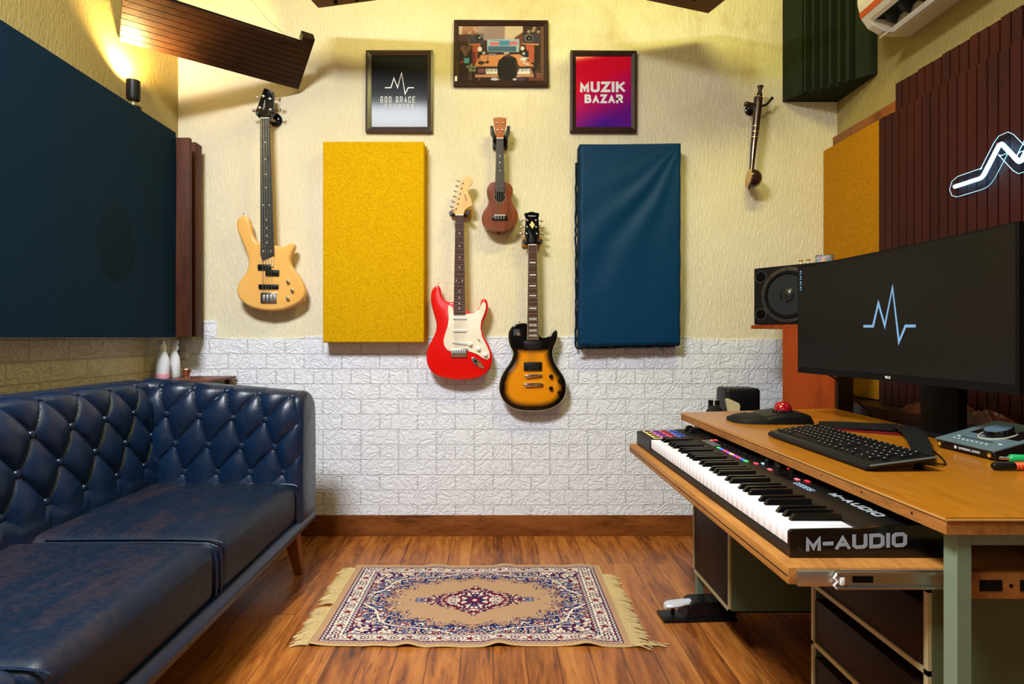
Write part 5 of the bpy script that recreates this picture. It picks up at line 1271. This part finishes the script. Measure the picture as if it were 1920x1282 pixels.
# near end lettering M-AUDIO, 193 px wide at the cheek
kY = (KY0)/F
stroke_text('lettering', 'M-AUDIO', P(1511, 1033, KY0), (1, 0, .045), (0, 0, 1), 27*kY, 21.5*kY, 4*kY, 6.4*kY, M_mag, MK)
sl = (.652-.6455)/(.772-.64)
up_ = Vector((1, 0, sl)).normalized()
def decktext(txt, x, y, h, cw, gap, sw, mat): stroke_text('lettering', txt, (x, y, deckz(x)+.0002), (0, -1, 0), up_, h, cw, gap, sw, mat, MK, th=.0004)
decktext('CODE61', .6485, 1.272, .014, .0085, .0024, .0022, M_lbl)
decktext('M-AUDIO', .672, 1.178, .019, .0165, .0045, .0042, M_wl)

#DESKTOP
# ---------------------------------------------------------------- things on the desk
ZT = ZD
# trackball
t = thing('trackball_mouse', (.88, 1.87, ZT), 'black trackball with a shiny red ball and padded wrist rest', 'trackball')
M_cloth = fabric('black_leatherette', s(30, 30, 28), s(22, 22, 20), .1, 300, .6, .0003)
def wedge(name, sections, mat):
    """sections: (x, y0, y1, h) ; rounded loft along x"""
    b = B(); rings = []
    for (x, y0, y1, h) in sections:
        c = (y0+y1)/2; hw = (y1-y0)/2; r = []
        for k_ in range(17):
            a = PI*k_/16; r.append(b.bm.verts.new((x, c-hw*math.copysign(abs(math.cos(a))**.5, math.cos(a)), ZT+.0005+h*(math.sin(a)**.45 if math.sin(a) > 0 else 0))))
        rings.append(r)
    for A_, D_ in zip(rings, rings[1:]):
        for k_ in range(16): b.bm.faces.new((A_[k_], A_[k_+1], D_[k_+1], D_[k_]))
        b.bm.faces.new((A_[-1], A_[0], D_[0], D_[-1]))
    b.bm.faces.new(rings[0]); b.bm.faces.new(rings[-1]); return b.obj(name, mat, t)
wedge('wrist_rest', [(.762, 1.86, 1.92, .003), (.770, 1.84, 1.94, .012), (.800, 1.82, 1.955, .020), (.835, 1.815, 1.965, .024), (.855, 1.815, 1.965, .020)], M_cloth)
wedge('body', [(.852, 1.815, 1.965, .022), (.875, 1.812, 1.965, .032), (.92, 1.812, 1.965, .038), (.965, 1.815, 1.96, .036), (.990, 1.82, 1.955, .028), (.998, 1.825, 1.95, .012)], M_black)
B().lathe([(.030, 0), (.032, .004), (.029, .008), (.0275, .004)], (.918, 1.862, ZT+.032), (0, 0, 1), 28).obj('ball_ring', M_gloss, t)
M_ball = flat('red_ball', s(150, 8, 22), .06, coat=1)
B().lathe([(.0265*math.sin(PI*i/16), -.0265*math.cos(PI*i/16)) for i in range(17)], (.918, 1.862, ZT+.0425), (0, 0, 1), 32).obj('ball', M_ball, t)
# computer keyboard
t = thing('computer_keyboard', (.82, 1.39, ZT), 'black full size computer keyboard with white legends on the desk', 'computer keyboard')
tilt = math.radians(7.5)
MKb = Matrix.Translation((.755, 1.39, ZT+.004)) @ Matrix.Rotation(-tilt, 4, 'Y') @ Matrix.Rotation(0, 4, 'Z')
def kbx(name, lo, hi, mat, par, bev): return box(name, lo, hi, mat, par, bev, 2, MKb)
case = kbx('case', (0, -.215, 0), (.134, .215, .011), M_black, t, .004)
kbx('front_edge', (-.006, -.212, -.002), (.012, .212, .008), M_cloth, case, .003)
b = B(); b.tube([MKb@Vector((.0, -.216, .0085)), MKb@Vector((.134, -.216, .0085))], .0022, 6); b.obj('side_trim', flat('grey_trim', s(92, 100, 98), .35), case)
def kkey(y, x, wy, wx=.0155, h=.0045):
    b = B(); lo = (x-wx/2, y-wy/2, .010); hi = (x+wx/2, y+wy/2, .011+h)
    b.box(lo, hi); 
    for v in b.bm.verts:
        if v.co.z > .012: v.co.x = x+(v.co.x-x)*.84; v.co.y = y+(v.co.y-y)*.86
    return b
keymesh = {}
lg = B(); nk = 0
rows_ = []
pt = .0186
# far end (large y) is the left of the keyboard
Lk = .205
def rowkeys(x, cells):
    y = Lk
    for c_ in cells:
        if c_ < 0: y += c_*pt; continue
        rows_.append((x, y-c_*pt/2, c_)); y -= c_*pt
rowkeys(.118, [1, -.6, 1, 1, 1, 1, -.3, 1, 1, 1, 1, -.3, 1, 1, 1, 1, -.25, 1, 1, 1, -.25, 1, 1, 1, 1])
rowkeys(.097, [1]*13+[2, -.25, 1, 1, 1, -.25, 1, 1, 1, 1])
rowkeys(.079, [1.5]+[1]*12+[1.5, -.25, 1, 1, 1, -.25, 1, 1, 1, 1])
rowkeys(.061, [1.75]+[1]*11+[2.25, -3.5, 1, 1, 1])
rowkeys(.043, [2.25]+[1]*10+[2.75, -1.25, 1, -1.25, 1, 1, 1, 1])
rowkeys(.025, [1.25, 1.25, 1.25, 6.25, 1.25, 1.25, 1.25, 1.25, -.25, 1, 1, 1, -.25, 2, 1, 1][:14]+[1])
kscale = .41/(22.5*pt)
for (x, y, c_) in rows_:
    key = round(c_, 2); y = Lk-(Lk-y)*kscale
    if key not in keymesh:
        b = kkey(0, 0, c_*pt*kscale-.0018); o = b.obj('key', M_black, t); o.data.transform(Matrix.Translation(t.location)); keymesh[key] = o; first_o = True
    else:
        o = keymesh[key].copy(); C.objects.link(o); o.parent = t
    o.matrix_local = Matrix.Translation(-t.location) @ MKb @ Matrix.Translation((x, y, 0))
    if c_ < 3:
        q = MKb@Vector((x+.001, y+.001, .01575)); 
        v4 = [MKb@Vector((x+dx, y+dy, .0158)) for dx, dy in ((-.0008, -.0014), (.0018, -.0014), (.0018, .0012), (-.0008, .0012))]
        lg.face(v4)
lg.obj('key_legends', M_prtwhite, t, smooth=False)
for y in (1.20, 1.58): B().box((.868, y-.012, ZT+.0005), (.874, y+.012, ZT+.022), .001).obj('foot', M_black, t)
# strap
t = thing('guitar_strap', (1.0, 1.6, ZT), 'black and dark red fabric strap folded behind the keyboard', 'strap')
M_strap = fabric('black_webbing', s(24, 23, 24), s(15, 15, 16), .15, 500, .85, .0004)
M_strapr = fabric('red_webbing', s(116, 14, 22), s(86, 8, 16), .1, 500, .85, .0004)
def band(name, ctr, side, mat, th=.0025):
    ctr = smoothc([Vector(p) for p in ctr], 6, False); sd = smoothc([Vector(p) for p in side], 6, False); b = B()
    L1 = [[b.bm.verts.new(c+s_) for c, s_ in zip(ctr, sd)], [b.bm.verts.new(c-s_) for c, s_ in zip(ctr, sd)], [b.bm.verts.new(c-s_-Vector((0, 0, th))) for c, s_ in zip(ctr, sd)], [b.bm.verts.new(c+s_-Vector((0, 0, th))) for c, s_ in zip(ctr, sd)]]
    for i in range(len(ctr)-1):
        for k_ in range(4): b.bm.faces.new((L1[k_][i], L1[(k_+1) % 4][i], L1[(k_+1) % 4][i+1], L1[k_][i+1]))
    b.bm.faces.new([L1[k_][0] for k_ in range(4)]); b.bm.faces.new([L1[k_][-1] for k_ in range(4)][::-1]); return b.obj(name, mat, t)
band('webbing', [(.975, 1.76, ZT+.010), (1.01, 1.735, ZT+.013), (1.07, 1.69, ZT+.016), (1.135, 1.645, ZT+.018)], [(.012, .020, .006)]*4, M_strap)
band('red_webbing', [(.985, 1.735, ZT+.005), (1.02, 1.71, ZT+.005), (1.07, 1.665, ZT+.005), (1.135, 1.62, ZT+.006)], [(.010, .016, .002)]*4, M_strapr)
band('folded_end', [(1.135, 1.655, ZT+.019), (1.12, 1.58, ZT+.024), (1.03, 1.42, ZT+.018), (.925, 1.265, ZT+.020), (.897, 1.225, ZT+.0275)], [(.015, -.006, .003), (.020, -.012, .003), (.018, -.014, .0), (.014, -.012, 0), (.012, -.010, 0)], M_strap)
# monitor
t = thing('computer_monitor', (1.14, 1.6, ZT), 'large ultrawide black monitor showing a blue heartbeat logo', 'monitor')
A = Vector((1.043, 2.01)); Bm_ = Vector((1.090, 1.216)); dm = (Bm_-A); Lm = dm.length; dm.normalize(); nm2 = Vector((dm.y, -dm.x))
if nm2.x > 0: nm2 = -nm2
zb, zt_ = .842, 1.203
def scr(u, z, off=0):
    sag = .016*4*u*(1-u)
    q = A+dm*Lm*u-nm2*sag+nm2*off; return Vector((q.x, q.y, z))
mm = MB('screen_glass'); mm.out(col=s(8, 8, 8), rough=.3, em=s(30, 29, 22), ems=.3, spec=.2); M_scr = mm.m
b = B(); n_ = 24
for off in (0, -.018):
    pass
vF = [[b.bm.verts.new(scr(i/n_, z)) for i in range(n_+1)] for z in (zb, zt_)]; vB = [[b.bm.verts.new(scr(i/n_, z, -.020)) for i in range(n_+1)] for z in (zb+.004, zt_-.004)]
for i in range(n_):
    for q in ((vF[0][i], vF[0][i+1], vF[1][i+1], vF[1][i]), (vB[0][i], vB[1][i], vB[1][i+1], vB[0][i+1]), (vF[1][i], vF[1][i+1], vB[1][i+1], vB[1][i]), (vF[0][i], vB[0][i], vB[0][i+1], vF[0][i+1])): b.bm.faces.new(q)
for i in (0, n_): b.bm.faces.new((vF[0][i], vF[1][i], vB[1][i], vB[0][i]))
hz = b.obj('housing', M_black2, t)
grid('screen', 25, 2, lambda u, v: scr(.004+.986*u, zb+.020+(zt_-.004-zb-.020)*v, .0006), M_scr, t)
b = B(); ctr = scr(.5, 1.0, -.022); b.box((ctr.x, ctr.y-.14, .90), (ctr.x+.115, ctr.y+.14, 1.12), .015, 3); b.obj('rear_housing', M_black, t)
# place marks by their position across the face
def on_screen(px, py):
    lo, hi = 0., 1.
    for _ in range(40):
        md = (lo+hi)/2; q = scr(md, 1); x = CX+q.x*F/q.y
        if x < px: lo = md
        else: hi = md
    q = scr(lo, 1); return lo, H-(py-CY)*q.y/F
LG = [(1620, 611.5), (1638, 611.5), (1648, 568), (1660, 611), (1674.5, 539), (1686.5, 641), (1699, 611), (1718, 611)]
cv = [on_screen(*p) for p in LG]
mm = MB('logo_glow'); mm.out(col=s(90, 130, 165), rough=.4, em=s(120, 165, 205), ems=.55); M_logo = mm.m
b = B(); b.ribbon([Vector((u*Lm, z)) for u, z in cv], .0075, lambda a, c, tt: scr(a/Lm, c, .0014+tt), .0004); b.obj('heartbeat_logo', M_logo, t, smooth=False)
b = B()
for i, py in enumerate((509, 519, 529, 539)):
    u, z = on_screen(1502, py); u = max(u, .008); q = [(u-.0035, z-.003), (u+.0035, z-.003), (u+.0035, z+.003), (u-.0035, z+.003)]
    b.prism([scr(a, c, .0012) for a, c in q], (-.0003, 0, 0)); q = [(u-.006, z-.009), (u+.006, z-.009), (u+.006, z-.0065), (u-.006, z-.0065)]; b.prism([scr(a, c, .0012) for a, c in q], (-.0003, 0, 0))
b.obj('desktop_icons', M_logo, t, smooth=False)
u, z = on_screen(1666, 706)
ftext('brand_mark', 'LG', scr(u, zb+.007, .0008)+Vector((0, .004, 0)), (0.06, -1, 0), (0, 0, 1), .010, M_prtwhite, t, off=.0002)
b = B(); q = scr(u, zb+.0105, .0008)+Vector((0, .009, 0)); b.lathe([(.0036, 0), (.0036, .0004), (0, .0004)], q, (-1, 0, 0), 14); b.obj('brand_symbol', M_prtwhite, t)
b = B(); b.box((1.20, 1.515, ZT+.012), (1.225, 1.650, .93), .003); b.obj('stand_column', M_black2, t)
b = B(); b.box((1.178, 1.475, ZT+.0005), (1.258, 1.70, ZT+.013), .004, 2); b.obj('stand_foot', M_black, t)
B().tube(smoothc([scr(.07, .86, -.024), Vector((1.20, 2.0, .80)), Vector((1.245, 2.0, .74)), Vector((1.292, 2.0, ZT-.01)), Vector((1.30, 2.0, .5))], 5, False), .003, 6).obj('cable', M_black, t)
# audio interface
t = thing('audio_interface', (1.16, 1.355, ZT), 'silver blue topped audio interface box with a big round volume knob', 'audio interface')
M_al = flat('blue_grey_aluminium', s(112, 136, 142), .35, .35)
x0, x1, y0, y1 = 1.088, 1.235, 1.272, 1.440; hf, hr = .024, .066
b = B(); b.prism([Vector((x, y0, ZT+z)) for x, z in ((x0+.004, .003), (x0, hf-.003), (x1, hr-.003), (x1, .003))], (0, y1-y0, 0)); b.obj('case', M_black, t, smooth=False)
b = B(); b.prism([Vector((x, y0-.001, ZT+z)) for x, z in ((x0-.002, hf-.003), (x0-.002, hf), (x1, hr), (x1, hr-.003))], (0, y1-y0+.002, 0)); b.obj('top_plate', M_al, t, smooth=False)
sl2 = (hr-hf)/(x1-x0); ux = Vector((1, 0, sl2)).normalized(); un = Vector((-sl2, 0, 1)).normalized()
def tp(x, y, o_=0): return Vector((x, y, ZT+hf+(x-x0)*sl2))+un*o_
def tplate(name, pts, mat, o_=.0004): b = B(); b.prism([tp(x, y, o_-.0008) for x, y in pts], un*.0010); return b.obj(name, mat, t, smooth=False)
tplate('display', [(1.150, 1.415), (1.150, 1.378), (1.195, 1.378), (1.195, 1.415)], M_gloss); tplate('display', [(1.150, 1.330), (1.150, 1.285), (1.200, 1.285), (1.200, 1.330)], M_gloss)
tplate('slot', [(1.119, 1.405), (1.119, 1.315), (1.122, 1.315), (1.122, 1.405)], M_black2)
b = B()
for i in range(8): b.prism([tp(1.106+dx, 1.412-i*.013+dy, .0002) for dx, dy in ((0, 0), (0, -.006), (.003, -.006), (.003, 0))], un*.0004)
for y_ in (1.415, 1.30): b.prism([tp(1.118+dx, y_+dy, .0002) for dx, dy in ((0, 0), (0, -.008), (.004, -.008), (.004, 0))], un*.0004)
b.obj('button_marks', M_prtwhite, t, smooth=False)
b = B(); b.tube([tp(1.165+.036*math.cos(a), 1.353+.036*math.sin(a), .0012) for a in [PI*.35+1.3*PI*i/24 for i in range(25)]], .0012, 6); b.obj('knob_arc', flat('ivory_arc', s(214, 204, 176), .4), t)
kb = B().lathe([(.0285, 0), (.0285, .012), (.0275, .0135), (0, .0135)], tp(1.168, 1.353, .0005), un, 40).obj('volume_knob', M_gloss, t)
B().lathe([(.0262, .0136), (.0262, .0142), (0, .0142)], tp(1.168, 1.353, .0005), un, 40).obj('knob_cap', flat('brushed_knob', s(120, 150, 176), .3, .5), kb)
for y_ in (1.430, 1.287):
    B().lathe([(.0058, 0), (.0058, .0015), (.0035, .0015), (.0035, -.001), (0, -.001)], (x0-.0005, y_-.002, ZT+.012), (-1, 0, 0), 16).obj('jack_socket', M_brass, t)
ftext('brand_mark', 'UNIVERSAL AUDIO', (x0-.0005, 1.372, ZT+.0095), (0, -1, 0), (0, 0, 1), .0072, M_bluepaint, t, off=.0001)
b = B(); b.lathe([(.0045, 0), (.0045, .0004), (.0028, .0004)], (x0-.0002, 1.381, ZT+.012), (-1, 0, 0), 4); b.obj('brand_symbol', M_bluepaint, t)
# cables
M_gr = flat('green_sleeve', s(20, 168, 92), .4); M_or = flat('orange_cable', s(236, 84, 28), .45)
t = thing('audio_cable', (1.05, 1.2, ZT), 'audio plug with a green collar lying beside the interface', 'cable')
p0 = Vector((1.075, 1.222, ZT+.018)); d_ = Vector((.95, -.18, .0)).normalized()
B().tube([p0-d_*.018, p0], [.003, .0034], 10).obj('plug_tip', M_chrome, t)
B().tube([p0, p0+d_*.003, p0+d_*.026], [.0065, .0085, .0085], 16).obj('green_collar', M_gr, t)
B().tube([p0+d_*.026, p0+d_*.030, p0+d_*.055], [.0085, .008, .006], 16).obj('plug_barrel', M_black, t)
B().tube([p0+d_*.055, p0+d_*.1+Vector((0, 0, -.012)), p0+d_*.16+Vector((0, .01, -.0145))], .003, 8).obj('cord', M_black, t)
t = thing('audio_cable', (1.05, 1.15, ZT), 'orange ribbed audio cable with a black plug, nearest the desk edge', 'cable')
p0 = Vector((1.012, 1.190, ZT+.009)); d_ = Vector((1, -.06, .02)).normalized()
B().tube([p0, p0+d_*.004, p0+d_*.042], [.005, .0078, .0075], 14).obj('plug_barrel', M_black, t)
b = B(); n_ = 26; b.tube([p0+d_*(.042+.0016*i) for i in range(n_*2)], [.0078 if (i//2) % 2 else .0064 for i in range(n_*2)], 14); b.obj('ribbed_sleeve', M_or, t)
b = B(); b.tube([p0+d_*.13, p0+d_*.20+Vector((0, .02, 0))], .0045, 8); b.obj('cord', M_or, t)
t = thing('thin_cable', (1.0, 1.3, ZT), 'thin black cable curving across the desk between keyboard and interface', 'cable')
B().tube(smoothc([Vector((.905, 1.215, ZT+.010)), Vector((.955, 1.24, ZT+.0025)), Vector((1.01, 1.33, ZT+.0025)), Vector((1.06, 1.43, ZT+.0025)), Vector((1.085, 1.45, ZT+.0025))], 6, False), .0018, 6).obj('cord', M_black, t)
# sustain pedal
t = thing('sustain_pedal', (.70, 2.0, 0), 'black sustain pedal with a silver footplate on the floor', 'pedal')
rot = Matrix.Translation((.573, 1.972, 0)) @ Matrix.Rotation(math.radians(3), 4, 'Z')
B().box((0, 0, .0005), (.255, .076, .012), .003, 2, rot).obj('base', M_black, t)
b = B(); b.prism([Vector((x, .008, z)) for x, z in ((.075, .012), (.098, .058), (.110, .064), (.245, .066), (.252, .012))], (0, .066, 0)); b.bm.transform(rot); b.obj('housing', M_black, t, smooth=False)
b = B(); pts = [(0.018, .010, .040), (.03, .016, .044), (.06, .017, .047), (.092, .011, .050)]
ring = []
for (x, hw, z) in [(.014, .006, .042), (.019, .017, .044), (.034, .024, .047), (.062, .024, .050), (.082, .019, .053), (.106, .016, .054)]:
    ring.append([b.bm.verts.new((x, .038+hw*math.cos(a), z+.0105*math.sin(a))) for a in [2*PI*k_/14 for k_ in range(14)]])
for A_, D_ in zip(ring, ring[1:]):
    for k_ in range(14): b.bm.faces.new((A_[k_], A_[(k_+1) % 14], D_[(k_+1) % 14], D_[k_]))
b.bm.faces.new(ring[0]); b.bm.faces.new(ring[-1]); b.bm.transform(rot); b.obj('footplate', flat('silver_paint', s(196, 198, 204), .28, spec=.8), t)
b = B(); b.tube([Vector((.045, .04, .012)), Vector((.045, .04, .037))], .006, 10); b.bm.transform(rot); b.obj('rubber_stop', M_black2, t)
# speaker stand and speaker, turned to the desk
PH = math.radians(55); u1 = Vector((math.cos(PH), -math.sin(PH), 0)); u2 = Vector((math.sin(PH), math.cos(PH), 0))
def tb_(o, w_, d, z0, z1): return [o, o+u1*w_, o+u1*w_+u2*d, o+u2*d], z0, z1
def obox(name, o, w_, d, z0, z1, mat, par, bev=.002):
    b = B(); pts = [o, o+u1*w_, o+u1*w_+u2*d, o+u2*d]; b.prism([Vector((p.x, p.y, z0)) for p in pts], (0, 0, z1-z0))
    if bev: bmesh.ops.bevel(b.bm, geom=list(b.bm.edges), offset=bev, segments=2, affect='EDGES')
    return b.obj(name, mat, par)
t = thing('speaker_stand', (1.35, 2.4, 0), 'red brown wooden speaker stand with a narrow shelf top', 'speaker stand')
o_ = Vector((1.207, 2.45, 0))
obox('column', o_, .208, .012, .03, 1.0, M_redwood, t); obox('side_panel', o_+u1*.208-u2*0, .012, .13, .03, 1.0, M_darkwood, t); obox('side_panel', o_+u2*.0125, .012, .118, .03, 1.0, M_darkwood, t)
ps = P(1408, 0, 2.585); so = Vector((ps.x, ps.y, 0)); obox('shelf', so, .40, .20, 1.0, 1.0165, M_redwood, t, .001)
obox('base', o_-u1*.03-u2*.03, .27, .19, 0, .03, M_redwood, t)
t = thing('studio_speaker', (1.25, 2.5, 1.0165), 'black studio monitor speaker lying sideways on the stand, half hidden', 'speaker')
sp0 = P(1413.5, 0, 2.575); so = Vector((sp0.x, sp0.y, 0)); zs0, zs1 = 1.0175, 1.264
obox('cabinet', so, .385, .17, zs0, zs1, M_black, t, .003)
un_ = -u2
def fp(a, z, o2=0): return Vector((so.x, so.y, 0))+u1*a+Vector((0, 0, z))+un_*o2
zc = (zs0+zs1)/2
wc = fp(.152, zc)
B().lathe([(.117, .0005), (.115, .004), (.100, .005)], wc, un_, 48).obj('woofer_rim', flat('grey_metal_rim', s(84, 80, 74), .35, .7), t)
B().lathe([(.101, .0045), (.098, .011), (.088, .011), (.084, .003), (.04, -.0)], wc+un_*.0005, un_, 48).obj('surround', M_black2, t)
B().lathe([(.085, .0065), (.035, .0012), (.0, .0012)], wc+un_*.0005, un_, 48).obj('cone', flat('woofer_cone', s(40, 42, 46), .28), t)
B().lathe([(.034, .001), (.030, .009), (.018, .016), (0, .019)], wc+un_*.001, un_, 32).obj('dust_cap', flat('dust_cap', s(34, 34, 34), .25), t)
for z in (zs0+.045, zs1-.040):
    B().lathe([(.0265, .0003), (.0262, .0026), (.0215, .0026)], fp(.034, z), un_, 24).obj('bass_port', flat('port_ring', s(58, 56, 54), .3), t); B().lathe([(.0222, .0028), (0, .0028)], fp(.034, z), un_, 24).obj('port_hole', M_black2, t)
B().lathe([(.02, 0), (.02, .004), (.012, .006), (0, .006)], fp(.325, zc), un_, 24).obj('tweeter', M_black2, t)
b = B()
for i in range(8):
    a = i*PI/4; b.lathe([(.0035, .004), (.0035, .0062), (0, .0062)], fp(.152+.108*math.cos(a), zc+.108*math.sin(a)), un_, 8)
b.obj('screws', M_black2, t)
for (px, lab) in ((1501, 'left tiny brass mushroom knob on top of the speaker'), (1516, 'right tiny brass mushroom knob on top of the speaker')):
    # placed along the cabinet top
    best = min((abs(CX+(fp(a/100, 0)+u2*.03).x*F/(fp(a/100, 0)+u2*.03).y-px), a/100) for a in range(0, 40))[1]
    q = fp(best, zs1+.0005)+u2*.03
    tt = thing('brass_knob', q, lab, 'ornament', 'tiny brass knobs on the speaker'); B().lathe([(.011, 0), (.004, .003), (.0025, .012), (.009, .015), (.009, .018), (0, .021)], q, (0, 0, 1), 14).obj('knob', M_brass, tt)
best = min((abs(CX+(fp(a/100, 0)+u2*.06).x*F/(fp(a/100, 0)+u2*.06).y-1546), a/100) for a in range(0, 40))[1]
q = fp(best, zs1+.0005)+u2*.06
tt = thing('round_trinket_tin', q, 'round patterned silver trinket tin on top of the speaker', 'trinket tin')
m = MB('patterned_silver'); vo = m.add('ShaderNodeTexVoronoi', {'Vector': m.coords(), 'Scale': 90}).outputs[1]; m.out(col=m.mix(.5, vo, s(190, 180, 186)), rough=.3, metal=.4); M_tin = m.m
B().lathe([(0, 0), (.033, 0), (.034, .004), (.034, .026), (.031, .029), (0, .030)], q, (0, 0, 1), 24).obj('tin', M_tin, tt)
b = B()
for i in range(18): b.lathe([(.0035, 0), (.003, .003), (0, .004)], q+Vector((.032*math.cos(i*.349), .032*math.sin(i*.349), .029)), (0, 0, 1), 8)
b.obj('beads', M_chrome, tt)
# things behind the far end of the desk
t = thing('low_side_cabinet', (1.1, 2.55, 0), 'dark low cabinet behind the far end of the desk', 'cabinet')
box('carcass', (.90, 2.40, 0), (1.165, 2.63, .598), M_darkwood, t, .003); box('door', (.915, 2.3965, .03), (1.15, 2.4005, .57), M_darkwood, t, .001)
t = thing('small_speaker', (1.08, 2.62, .5985), 'small black box speaker with rounded edges behind the desk', 'speaker')
a = P(1362, 0, 2.50); c = P(1427, 0, 2.50)
B().box((a.x, 2.50, .5985), (c.x, 2.62, P(0, 728, 2.50).z), .014, 4).obj('cabinet', M_black, t)
B().box((a.x+.012, 2.496, .615), (c.x-.012, 2.501, P(0, 735, 2.50).z), .002, 2).obj('grille', M_black2, t)
t = thing('cream_wedge', P(1376, 770, 2.44), 'cream coloured angular wedge leaning before the small black speaker', 'wedge')
b = B(); b.prism([P(x, y, 2.47) for x, y in ((1361, 748), (1366, 747), (1386, 756), (1388, 762), (1386, 778), (1369, 790))], (0, .012, 0)); b.obj('wedge', flat('cream_plastic', s(206, 190, 146), .5), t, smooth=False)
for (px0, px1, py0, lab, mt) in ((1328, 1337, 750, 'taller left black cap on the clutter behind the desk', M_black), (1340, 1349, 751, 'brown banded black cap on the clutter behind the desk', M_darkwood)):
    a = P(px0, 0, 2.5); c = P(px1, 0, 2.5); t = thing('small_canister', ((a.x+c.x)/2, 2.5, .5985), lab, 'canister', 'small canisters behind the desk')
    h_ = P(0, py0, 2.5).z-.5985; r_ = (c.x-a.x)/2
    B().lathe([(0, 0), (r_, 0), (r_, h_*.9), (r_*.95, h_), (0, h_)], ((a.x+c.x)/2, 2.5, .5985), (0, 0, 1), 18).obj('canister', mt, t)
    B().lathe([(r_*1.03, h_*.84), (r_*1.05, h_*.86), (r_*1.05, h_*.97), (r_*1.02, h_)], ((a.x+c.x)/2, 2.5, .5985), (0, 0, 1), 18).obj('lid', M_gloss, t)
t = thing('black_pouch', (.93, 2.45, .5985), 'low crumpled black pouch behind the far end of the desk', 'pouch')
def pouch(u, v):
    a = P(1321, 0, 2.44).x; c = P(1361, 0, 2.44).x; x = a+(c-a)*u; y = 2.42+.05*v; h_ = math.sin(PI*min(1, max(0, u)))**.3*math.sin(PI*v)**.4 if 0 < u < 1 and 0 < v < 1 else 0
    return Vector((x, y, .599+(P(0, 761, 2.44).z-.599)*h_*(1+.12*noise.noise(Vector((x*60, y*60, 0))))))
grid('pouch', 20, 12, pouch, M_cloth, t)
# crumpled dark red cloth on the wall cabinet
t = thing('crumpled_cloth', (1.5, 1.9, .698), 'crumpled dark red cloth on the low cabinet behind the monitor', 'cloth')
def crump(u, v):
    y = 1.70+.42*u; x = 1.455+.09*v; e = min(1, min(u, 1-u)*8, min(v, 1-v)*4)
    return Vector((x, y, .698+e*(.030+.035*abs(noise.noise(Vector((y*16, x*16, 2))))+.012*noise.noise(Vector((y*50, x*50, 2))))))
m = MB('oxblood_cloth'); n_ = m.noise(m.coords(), 22, 5, .7); m.out(col=m.ramp(n_, [(.4, s(44, 18, 18)), (.58, s(92, 34, 22)), (.7, s(140, 70, 34))]), rough=.45); M_ox = m.m
grid('cloth', 90, 24, crump, M_ox, t)
